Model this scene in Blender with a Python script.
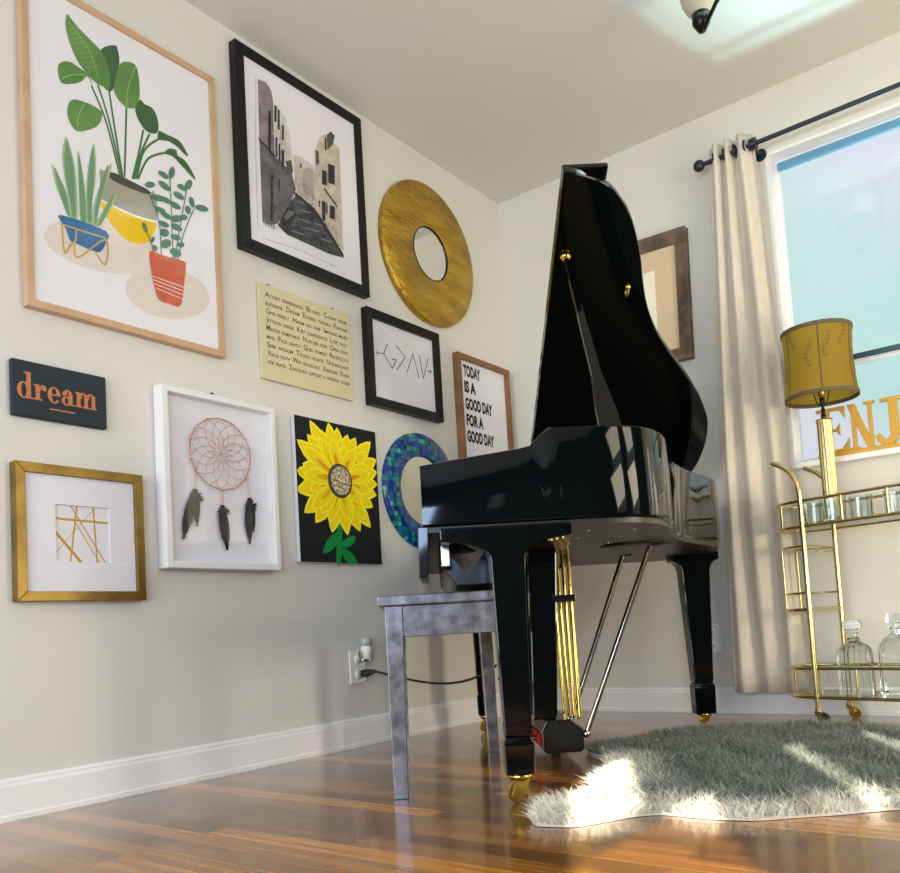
import bpy, bmesh, math, random
import numpy as np
from mathutils import Vector, Matrix
random.seed(7)
rng = np.random.default_rng(7)
for o in list(bpy.data.objects): bpy.data.objects.remove(o)
S = bpy.context.scene
COL = S.collection
PI = math.pi

# ------------------------------------------------------------------ camera
cd = bpy.data.cameras.new('camera'); cam = bpy.data.objects.new('camera', cd); COL.objects.link(cam)
yaw, pit, rol = -.6542, .0694, -.0587
fw = Vector((math.sin(yaw)*math.cos(pit), math.cos(yaw)*math.cos(pit), math.sin(pit)))
r0 = Vector((math.cos(yaw), -math.sin(yaw), 0)); u0 = r0.cross(fw)
rt = math.cos(rol)*r0 + math.sin(rol)*u0; up = -math.sin(rol)*r0 + math.cos(rol)*u0
m = Matrix((rt, up, -fw)).transposed().to_4x4(); m.translation = (2.1164, -3.3171, .4003)
cam.matrix_world = m
cd.sensor_fit = 'HORIZONTAL'; cd.sensor_width = 36; cd.lens = 832.66*36/900; cd.shift_y = 133.69/900
cd.clip_start = .02
S.camera = cam
# ------------------------------------------------------------------ colour, world, sun
S.view_settings.view_transform = 'Standard'; S.view_settings.look = 'None'
S.view_settings.exposure = 0.0; S.view_settings.gamma = 1; S.view_settings.use_curve_mapping = False
W = bpy.data.worlds.new('sky'); S.world = W; W.use_nodes = True
nt = W.node_tree; N = nt.nodes; L = nt.links; N.clear()
tc = N.new('ShaderNodeTexCoord'); sx = N.new('ShaderNodeSeparateXYZ'); L.new(tc.outputs['Generated'], sx.inputs[0])
el = N.new('ShaderNodeValToRGB'); L.new(sx.outputs['Z'], el.inputs[0])
el.color_ramp.elements[0].position = .0; el.color_ramp.elements[0].color = (.26, .26, .26, 1)
el.color_ramp.elements[1].position = .85; el.color_ramp.elements[1].color = (1, 1, 1, 1)
e = el.color_ramp.elements.new(.5); e.color = (.30, .30, .30, 1)
nz = N.new('ShaderNodeTexNoise'); nz.inputs['Scale'].default_value = 3.2; nz.inputs['Detail'].default_value = 2
L.new(tc.outputs['Generated'], nz.inputs['Vector'])
cr = N.new('ShaderNodeValToRGB'); L.new(nz.outputs['Fac'], cr.inputs[0])
cr.color_ramp.elements[0].position = .42; cr.color_ramp.elements[0].color = (.60, .92, .88, 1)
cr.color_ramp.elements[1].position = .58; cr.color_ramp.elements[1].color = (.82, .86, .97, 1)
mx = N.new('ShaderNodeMix'); mx.data_type = 'RGBA'; mx.blend_type = 'MULTIPLY'; mx.inputs[0].default_value = 1
L.new(cr.outputs[0], mx.inputs[6]); L.new(el.outputs[0], mx.inputs[7])
bg = N.new('ShaderNodeBackground'); L.new(mx.outputs[2], bg.inputs[0]); bg.inputs[1].default_value = 3.1
ow = N.new('ShaderNodeOutputWorld'); L.new(bg.outputs[0], ow.inputs[0])

SUN_E = math.radians(25)
sl = bpy.data.lights.new('sun', 'SUN'); sl.energy = 15; sl.angle = .009; sl.color = (1, .92, .76)
so = bpy.data.objects.new('sun', sl); COL.objects.link(so)
so.rotation_euler = Vector((-.49*math.cos(SUN_E), .87*math.cos(SUN_E), -math.sin(SUN_E))).to_track_quat('-Z', 'Y').to_euler()
def portal(name, loc, d, w, h):
    l = bpy.data.lights.new(name, 'AREA'); l.shape = 'RECTANGLE'; l.size = w; l.size_y = h; l.cycles.is_portal = True
    o = bpy.data.objects.new(name, l); COL.objects.link(o); o.location = loc
    o.rotation_euler = Vector(d).to_track_quat('-Z', 'Z').to_euler()
portal('daylight_of_back_window', (1.64, .16, 1.565), (0, -1, 0), .78, 1.24)
portal('daylight_of_added_door', (1.45, -5.66, 1.1), (0, 1, 0), 2.7, 2.2)  # portal for the unseen rear door, added to brighten the room
def fill_light(name, loc, d, w, h, power, col):
    l = bpy.data.lights.new(name, 'AREA'); l.shape = 'RECTANGLE'; l.size = w; l.size_y = h; l.energy = power; l.color = col
    o = bpy.data.objects.new(name, l); COL.objects.link(o); o.location = loc
    o.rotation_euler = Vector(d).to_track_quat('-Z', 'Z').to_euler()
for y_, z_, p_ in ((-1.88, 1.23, 7), (-1.88, 1.87, 5), (-1.14, .53, 24), (-1.14, 1.23, 8), (-1.14, 1.87, 5)):
    fill_light('side_fill_light', (3.13, y_, z_), (-.92, .39, 0), .42, .54, p_, (1, .87, .64))  # warm fill lamps added at unseen windows; the low one brightens the far corner
fill_light('rear_fill_light', (1.25, -5.45, .80), (.1, 1, 0), 2.3, 1.4, 78, (.95, .96, .94))  # added fill lamp behind the camera, lifts the whole room
fill_light('rear_side_fill', (3.15, -5.05, 1.2), (-.85, .52, 0), .62, 1.3, 66, (.48, .68, 1))  # added blue fill that cools the near part of the left wall
# sun glint thrown up through the back window by something bright outside
gl = bpy.data.lights.new('sun_glint', 'SPOT'); gl.energy = 900; gl.color = (.50, .93, 1); gl.spot_size = math.radians(17); gl.spot_blend = 1; gl.shadow_soft_size = .25
go = bpy.data.objects.new('sun_glint', gl); COL.objects.link(go); go.location = (2.0, 1.9, .25)
go.rotation_euler = (Vector((1.56, -.66, 2.44))-go.location).to_track_quat('-Z', 'Y').to_euler()

# ------------------------------------------------------------------ materials
def lin(c):
    c = [x/255 for x in c]
    return tuple(x/12.92 if x <= .04045 else ((x+.055)/1.055)**2.4 for x in c) + (1,)
def mat(name, rgb, rough=.5, metal=0, spec=.5, coat=0, trans=0, ior=1.5, emit=None, es=0, var=None, vscale=8, vstretch=(1, 1, 1), bump=0, bscale=60, bstretch=(1,1,1), sheen=0):
    m = bpy.data.materials.new(name); m.use_nodes = True
    n = m.node_tree.nodes; l = m.node_tree.links; b = n['Principled BSDF']
    b.inputs['Base Color'].default_value = lin(rgb); b.inputs['Roughness'].default_value = rough
    b.inputs['Metallic'].default_value = metal; b.inputs['Specular IOR Level'].default_value = spec
    b.inputs['Coat Weight'].default_value = coat; b.inputs['Coat Roughness'].default_value = .03
    b.inputs['Transmission Weight'].default_value = trans; b.inputs['IOR'].default_value = ior
    b.inputs['Sheen Weight'].default_value = sheen
    if emit: b.inputs['Emission Color'].default_value = lin(emit); b.inputs['Emission Strength'].default_value = es
    def noise(scale, st, det=4):
        t = n.new('ShaderNodeTexCoord'); mp = n.new('ShaderNodeMapping'); mp.inputs['Scale'].default_value = st
        l.new(t.outputs['Object'], mp.inputs[0]); z = n.new('ShaderNodeTexNoise'); z.inputs['Scale'].default_value = scale
        z.inputs['Detail'].default_value = det; l.new(mp.outputs[0], z.inputs['Vector']); return z
    if var:
        z = noise(vscale, vstretch); r = n.new('ShaderNodeValToRGB'); l.new(z.outputs['Fac'], r.inputs[0])
        r.color_ramp.elements[0].position = .35; r.color_ramp.elements[0].color = lin(rgb)
        r.color_ramp.elements[1].position = .65; r.color_ramp.elements[1].color = lin(var)
        l.new(r.outputs[0], b.inputs['Base Color'])
    if bump:
        z = noise(bscale, bstretch, 3); bp = n.new('ShaderNodeBump'); bp.inputs['Strength'].default_value = bump
        bp.inputs['Distance'].default_value = .01; l.new(z.outputs['Fac'], bp.inputs['Height']); l.new(bp.outputs[0], b.inputs['Normal'])
    return m
def thin_glass(name, tint=(1, 1, 1, 1), f0=.04, f1=.9):
    m = bpy.data.materials.new(name); m.use_nodes = True; n = m.node_tree.nodes; l = m.node_tree.links; n.clear()
    o = n.new('ShaderNodeOutputMaterial'); mx = n.new('ShaderNodeMixShader'); lw = n.new('ShaderNodeLayerWeight'); lw.inputs[0].default_value = .5
    pw = n.new('ShaderNodeMath'); pw.operation = 'POWER'; pw.inputs[1].default_value = 5; l.new(lw.outputs['Facing'], pw.inputs[0])
    ma = n.new('ShaderNodeMath'); ma.operation = 'MULTIPLY_ADD'; ma.inputs[1].default_value = f1; ma.inputs[2].default_value = f0; l.new(pw.outputs[0], ma.inputs[0])
    t = n.new('ShaderNodeBsdfTransparent'); t.inputs[0].default_value = tint
    g = n.new('ShaderNodeBsdfGlossy'); g.inputs['Roughness'].default_value = .01
    l.new(ma.outputs[0], mx.inputs[0]); l.new(t.outputs[0], mx.inputs[1]); l.new(g.outputs[0], mx.inputs[2]); l.new(mx.outputs[0], o.inputs[0])
    return m
M = {}
M['wall'] = mat('wall_paint', (217, 215, 208), .75, var=(220, 218, 211), vscale=2, bump=.03, bscale=260)
M['darkwall'] = mat('darkened_wall', (46, 52, 56), .7)  # unseen walls kept dark so the piano reflects black
M['ceil'] = mat('ceiling_paint', (214, 214, 210), .85)
M['trim'] = mat('trim_paint', (240, 239, 240), .35)
M['lacquer'] = mat('black_lacquer', (3, 7, 8), .05, spec=.32)
M['lacquer_soft'] = mat('black_satin', (9, 11, 12), .22)
M['under'] = mat('underside_board', (46, 36, 30), .38, var=(38, 29, 25), vscale=6)
M['brass'] = mat('polished_brass', (232, 198, 96), .12, 1)
M['brass_dull'] = mat('dull_brass', (196, 168, 96), .28, 1)
M['steel'] = mat('steel_rod', (205, 198, 180), .2, 1)
M['felt'] = mat('red_felt', (190, 24, 34), .9)
M['black'] = mat('black_plastic', (14, 14, 15), .4)
M['rubber'] = mat('black_rubber', (20, 20, 21), .6)
M['keys'] = mat('key_white', (240, 236, 226), .25)
M['bench'] = mat('pewter_wood', (138, 132, 132), .3, .55, var=(96, 91, 92), vscale=6, vstretch=(1, 5, 5), bump=.06, bscale=30)
M['paper'] = mat('print_paper', (234, 233, 240), .6)
M['oak'] = mat('pale_oak', (203, 168, 134), .45, var=(190, 152, 117), vscale=10, vstretch=(1, 1, 1))
M['blackframe'] = mat('black_frame', (15, 16, 19), .4, spec=.25)
M['walnut'] = mat('walnut_frame', (140, 98, 58), .45, var=(120, 80, 45), vscale=14)
M['goldframe'] = mat('brushed_gold', (150, 122, 62), .36, .7, var=(122, 98, 44), vscale=14)
M['whiteframe'] = mat('white_frame', (236, 236, 236), .4)
M['weathered'] = mat('weathered_wood', (124, 100, 78), .6, var=(72, 58, 48), vscale=14, bump=.5, bscale=50)
M['glass'] = thin_glass('picture_glass', f0=.035)
M['pane'] = thin_glass('window_pane', f0=.02, f1=.3)
M['mirror'] = mat('mirror_silver', (238, 236, 226), .02, 1)
M['linen'] = mat('linen_cloth', (222, 213, 198), .9, var=(208, 198, 182), vscale=90, vstretch=(3, 3, .25), bump=.25, bscale=400, sheen=.3)
M['rod'] = mat('dark_rod', (52, 56, 66), .35, .7)
M['crystal'] = mat('cut_crystal', (232, 243, 248), .03, trans=1, ior=1.5)
M['bronze'] = mat('dark_bronze', (22, 20, 20), .25, .6)
M['shadeglass'] = mat('frosted_shade', (196, 190, 172), .4)
M['gold'] = mat('cart_gold', (212, 194, 138), .24, 1)
M['goldwood'] = mat('gold_paint', (196, 150, 52), .4, .35)
M['outlet'] = mat('outlet_white', (238, 236, 228), .35)
M['frost'] = mat('refill_grey', (176, 186, 182), .3)
def flat(name, rgb, r=.6):
    wash = {'v_pink': (122,110,118), 'v_cream': (228,222,220), 'v_grey': (92,90,96), 'v_tan': (214,204,190), 'v_far': (214,204,202), 'v_water': (44,48,54), 'leaf': (106,150,80), 'darkleaf': (54,92,56)}.get(name)
    M[name] = mat('ink_' + name, rgb, r, spec=.2, var=wash, vscale=26 if name[0] == 'v' else 7)
for k, c in dict(leaf=(86, 130, 66), darkleaf=(66, 104, 66), vein=(142, 184, 112), stem=(66, 116, 66), snake=(108, 150, 116), snakeedge=(160, 190, 140),
                 bluepot=(44, 104, 158), stand=(206, 166, 66), greypot=(164, 160, 146), soil=(76, 66, 66), yellow=(240, 198, 24), white=(238, 238, 240),
                 blob=(224, 214, 206), terra=(204, 100, 72), zleaf=(86, 130, 108), ink=(22, 22, 24), greyink=(120, 116, 112),
                 v_pink=(156, 142, 146), v_cream=(206, 198, 194), v_grey=(122, 118, 122), v_far=(196, 182, 178), v_far2=(184, 168, 162), v_tan=(186, 174, 160),
                 v_leaf=(84, 88, 78), v_water=(86, 90, 96), v_boat=(38, 42, 46), v_boatl=(112, 112, 110), v_streak=(128, 132, 138), v_win=(42, 42, 48),
                 canvas=(24, 28, 32), petal=(246, 218, 10), petalb=(222, 184, 8), petale=(254, 240, 40), petalo=(226, 160, 14), green=(12, 134, 62),
                 copper=(196, 122, 78), slate=(40, 52, 60), parch=(214, 204, 166), parchink=(92, 86, 70), goldline=(204, 158, 40), matboard=(236, 235, 244),
                 innerprint=(248, 244, 226), beige=(222, 198, 164), rose=(196, 140, 112), feather=(9, 13, 17), featherb=(72, 90, 92)).items(): flat(k, c)

# ------------------------------------------------------------------ mesh helper
class MB:
    def __init__(s): s.v = []; s.f = []; s.m = []; s.sm = []
    def add(s, vs, fs, mi=0, smooth=False):
        o = len(s.v); s.v += [tuple(v) for v in vs]; s.f += [[i+o for i in f] for f in fs]; s.m += [mi]*len(fs); s.sm += [smooth]*len(fs); return s
    def box(s, a, b, mi=0):
        x0, y0, z0 = a; x1, y1, z1 = b
        return s.add([(x0,y0,z0),(x1,y0,z0),(x1,y1,z0),(x0,y1,z0),(x0,y0,z1),(x1,y0,z1),(x1,y1,z1),(x0,y1,z1)],
                     [(0,3,2,1),(4,5,6,7),(0,1,5,4),(1,2,6,5),(2,3,7,6),(3,0,4,7)], mi)
    def taper(s, c0, h0, z0, c1, h1, z1, mi=0):
        vs = [(c[0]+sx*h[0], c[1]+sy*h[1], z) for c, h, z in ((c0,h0,z0),(c1,h1,z1)) for sx, sy in ((-1,-1),(1,-1),(1,1),(-1,1))]
        return s.add(vs, [(0,3,2,1),(4,5,6,7),(0,1,5,4),(1,2,6,5),(2,3,7,6),(3,0,4,7)], mi)
    def poly(s, pts, z=0, mi=0):
        z += 2e-6*len(s.f)
        return s.add([(p[0], p[1], z) for p in pts], [list(range(len(pts)))], mi)
    def prism(s, pts, z0, z1, mi=0, axis='z', smooth=False):
        n = len(pts)
        f = {'z': lambda p, h: (p[0], p[1], h), 'x': lambda p, h: (h, p[0], p[1]), 'y': lambda p, h: (p[0], h, p[1])}[axis]
        s.add([f(p, z0) for p in pts] + [f(p, z1) for p in pts], [list(range(n))[::-1], list(range(n, 2*n))], mi)
        o = len(s.v)-2*n
        for i in range(n):
            j = (i+1) % n; s.f.append([o+i, o+j, o+n+j, o+n+i]); s.m.append(mi); s.sm.append(smooth)
        return s
    def tube(s, pts, r, seg=10, mi=0, closed=False, smooth=True):
        pts = [Vector(p) for p in pts]; n = len(pts); rs = r if isinstance(r, (list, tuple)) else [r]*n
        ref = None; vs = []
        for i, p in enumerate(pts):
            a = pts[i-1] if (i > 0 or closed) else p; b = pts[(i+1) % n] if (i < n-1 or closed) else p
            t = (b-a).normalized()
            if ref is None: ref = Vector((0,0,1)) if abs(t.z) < .9 else Vector((1,0,0))
            x = (ref - t*ref.dot(t)).normalized(); y = t.cross(x); ref = x
            vs += [p + (x*math.cos(2*PI*k/seg) + y*math.sin(2*PI*k/seg))*rs[i] for k in range(seg)]
        fs = []
        for i in range(n if closed else n-1):
            j = (i+1) % n
            for k in range(seg): fs.append((i*seg+k, i*seg+(k+1) % seg, j*seg+(k+1) % seg, j*seg+k))
        s.add(vs, fs, mi, smooth)
        if not closed: s.add(vs[:seg], [list(range(seg))[::-1]], mi); s.add(vs[-seg:], [list(range(seg))], mi)
        return s
    def lathe(s, prof, c=(0,0,0), seg=32, mi=0, smooth=True, flutes=0, fd=0):
        vs = []; n = len(prof)
        for r, z in prof:
            for k in range(seg):
                a = 2*PI*k/seg; rr = r*(1+fd*math.cos(flutes*a)) if flutes else r
                vs.append((c[0]+rr*math.cos(a), c[1]+rr*math.sin(a), c[2]+z))
        fs = [(i*seg+k, i*seg+(k+1) % seg, (i+1)*seg+(k+1) % seg, (i+1)*seg+k) for i in range(n-1) for k in range(seg)]
        return s.add(vs, fs, mi, smooth)
    def ball(s, c, r, mi=0, seg=16, sc=(1,1,1)):
        prof = [(math.sin(PI*i/10), -math.cos(PI*i/10)) for i in range(11)]
        b = MB().lathe(prof, seg=seg); return s.add([(c[0]+v[0]*r*sc[0], c[1]+v[1]*r*sc[1], c[2]+v[2]*r*sc[2]) for v in b.v], b.f, mi, True)
    def line(s, pts, w, z=0, mi=0):                       # a flat brush line in the plane
        for a, b in zip(pts[:-1], pts[1:]):
            d = Vector((b[0]-a[0], b[1]-a[1])); L_ = d.length or 1e-6; d /= L_; q = Vector((-d.y, d.x))*w/2; e_ = d*w*.3
            A_ = Vector(a[:2])-e_; B_ = Vector(b[:2])+e_
            s.poly([A_-q, B_-q, B_+q, A_+q], z, mi)
        return s
    def ring(s, c, ro, ri, z=0, mi=0, a0=0, a1=2*PI, n=40):
        vs = []; z += 2e-6*len(s.f)
        for k in range(n+1):
            a = a0+(a1-a0)*k/n; vs += [(c[0]+ro[0]*math.cos(a), c[1]+ro[1]*math.sin(a), z), (c[0]+ri[0]*math.cos(a), c[1]+ri[1]*math.sin(a), z)]
        return s.add(vs, [(2*k+1, 2*k, 2*k+2, 2*k+3) for k in range(n)], mi)
    def build(s, name, mats, parent=None, loc=None, bevel=0, fix=True, merge=False, segs=2):
        me = bpy.data.meshes.new(name); me.from_pydata(s.v, [], s.f)
        if not isinstance(mats, (list, tuple)): mats = [mats]
        for q in mats: me.materials.append(M[q] if isinstance(q, str) else q)
        me.polygons.foreach_set('material_index', s.m); me.polygons.foreach_set('use_smooth', s.sm)
        if fix:
            bm = bmesh.new(); bm.from_mesh(me)
            if merge: bmesh.ops.remove_doubles(bm, verts=bm.verts, dist=1e-5)
            bmesh.ops.recalc_face_normals(bm, faces=bm.faces); bm.to_mesh(me); bm.free()
        me.update()
        o = bpy.data.objects.new(name, me); COL.objects.link(o)
        if parent: o.parent = parent
        if loc: o.location = loc
        if bevel:
            b = o.modifiers.new('bevel', 'BEVEL'); b.width = bevel; b.segments = segs; b.limit_method = 'ANGLE'; b.angle_limit = .6; b.harden_normals = False
        return o
def tag(o, label=None, cat=None, group=None, kind=None):
    for k, v in (('label', label), ('category', cat), ('group', group), ('kind', kind)):
        if v: o[k] = v
    return o
def thing(name, label, cat, loc=(0,0,0), rz=0, group=None):
    o = bpy.data.objects.new(name, None); o.empty_display_size = .05; COL.objects.link(o); o.location = loc; o.rotation_euler = (0,0,rz)
    return tag(o, label, cat, group)
def copy_tree(o, parent=None):
    c = o.copy(); COL.objects.link(c); c.parent = parent
    for ch in list(o.children): copy_tree(ch, c)
    return c
def struct(o): o['kind'] = 'structure'; return o
def smooth_path(pts, n=6, closed=False):
    out = []; P = [Vector(p) for p in pts]; k = len(P)
    for i in range(k if closed else k-1):
        p0 = P[i-1] if (i > 0 or closed) else P[i]; p1 = P[i]; p2 = P[(i+1) % k]; p3 = P[(i+2) % k] if (i+2 < k or closed) else P[i+1]
        for j in range(n):
            t = j/n; out.append(.5*((2*p1)+(p2-p0)*t+(2*p0-5*p1+4*p2-p3)*t*t+(3*p1-p0-3*p2+p3)*t**3))
    if not closed: out.append(P[-1])
    return out
def text_mesh(mb, body, x, y, h, z=0, mi=0, w=None, bold=0, small=False):
    """letters of cap height h with their left foot at x, y; w = total width"""
    c = bpy.data.curves.new('t', 'FONT'); c.body = body; c.size = 1; c.offset = bold; c.resolution_u = 3
    if small:
        c.small_caps_scale = .6
        for i, ch in enumerate(body):
            if ch.islower(): c.body_format[i].use_small_caps = True
    o = bpy.data.objects.new('t', c); COL.objects.link(o)
    dg = bpy.context.evaluated_depsgraph_get(); me = bpy.data.meshes.new_from_object(o.evaluated_get(dg))
    vs = [v.co.copy() for v in me.vertices]; fs = [list(p.vertices) for p in me.polygons]
    bpy.data.objects.remove(o); bpy.data.curves.remove(c); bpy.data.meshes.remove(me)
    if not vs: return
    x0 = min(v.x for v in vs); x1 = max(v.x for v in vs); sy = h/.73; sxx = (w/(x1-x0)) if w else sy
    mb.add([(x+(v.x-x0)*sxx, y+v.y*sy, z) for v in vs], fs, mi)
LEFT = Matrix(((0,0,1),(1,0,0),(0,1,0)))                # picture frame axes on the left wall: right, up, out
def hang_left(o, y, z, tilt=0): o.matrix_world = Matrix.Translation((.001, y, z)) @ LEFT.to_4x4() @ Matrix.Rotation(tilt, 4, 'Z')
def hang_back(o, x, z, tilt=0): o.matrix_world = Matrix.Translation((x, -.001, z)) @ Matrix.Rotation(PI/2, 4, 'X') @ Matrix.Rotation(tilt, 4, 'Z')
def frame_mesh(w, h, fw_, d, inner=0, z0=0, dz=0):
    """four mitred rails; inner = height of the lip at the sight edge"""
    mb = MB(); a, b = w/2, h/2; c, e = a-fw_, b-fw_; li = inner or d
    O_ = [(-a,-b),(a,-b),(a,b),(-a,b)]; I_ = [(-c,-e),(c,-e),(c,e),(-c,e)]
    for k in range(4):
        j = (k+1) % 4
        vs = [(*O_[k],z0),(*O_[j],z0),(*I_[j],z0),(*I_[k],z0),(*O_[k],d),(*O_[j],d),(*I_[j],li),(*I_[k],li)]
        mb.add(vs, [(0,3,2,1),(4,5,6,7),(0,1,5,4),(1,2,6,5),(2,3,7,6),(3,0,4,7)])
    return mb
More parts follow.
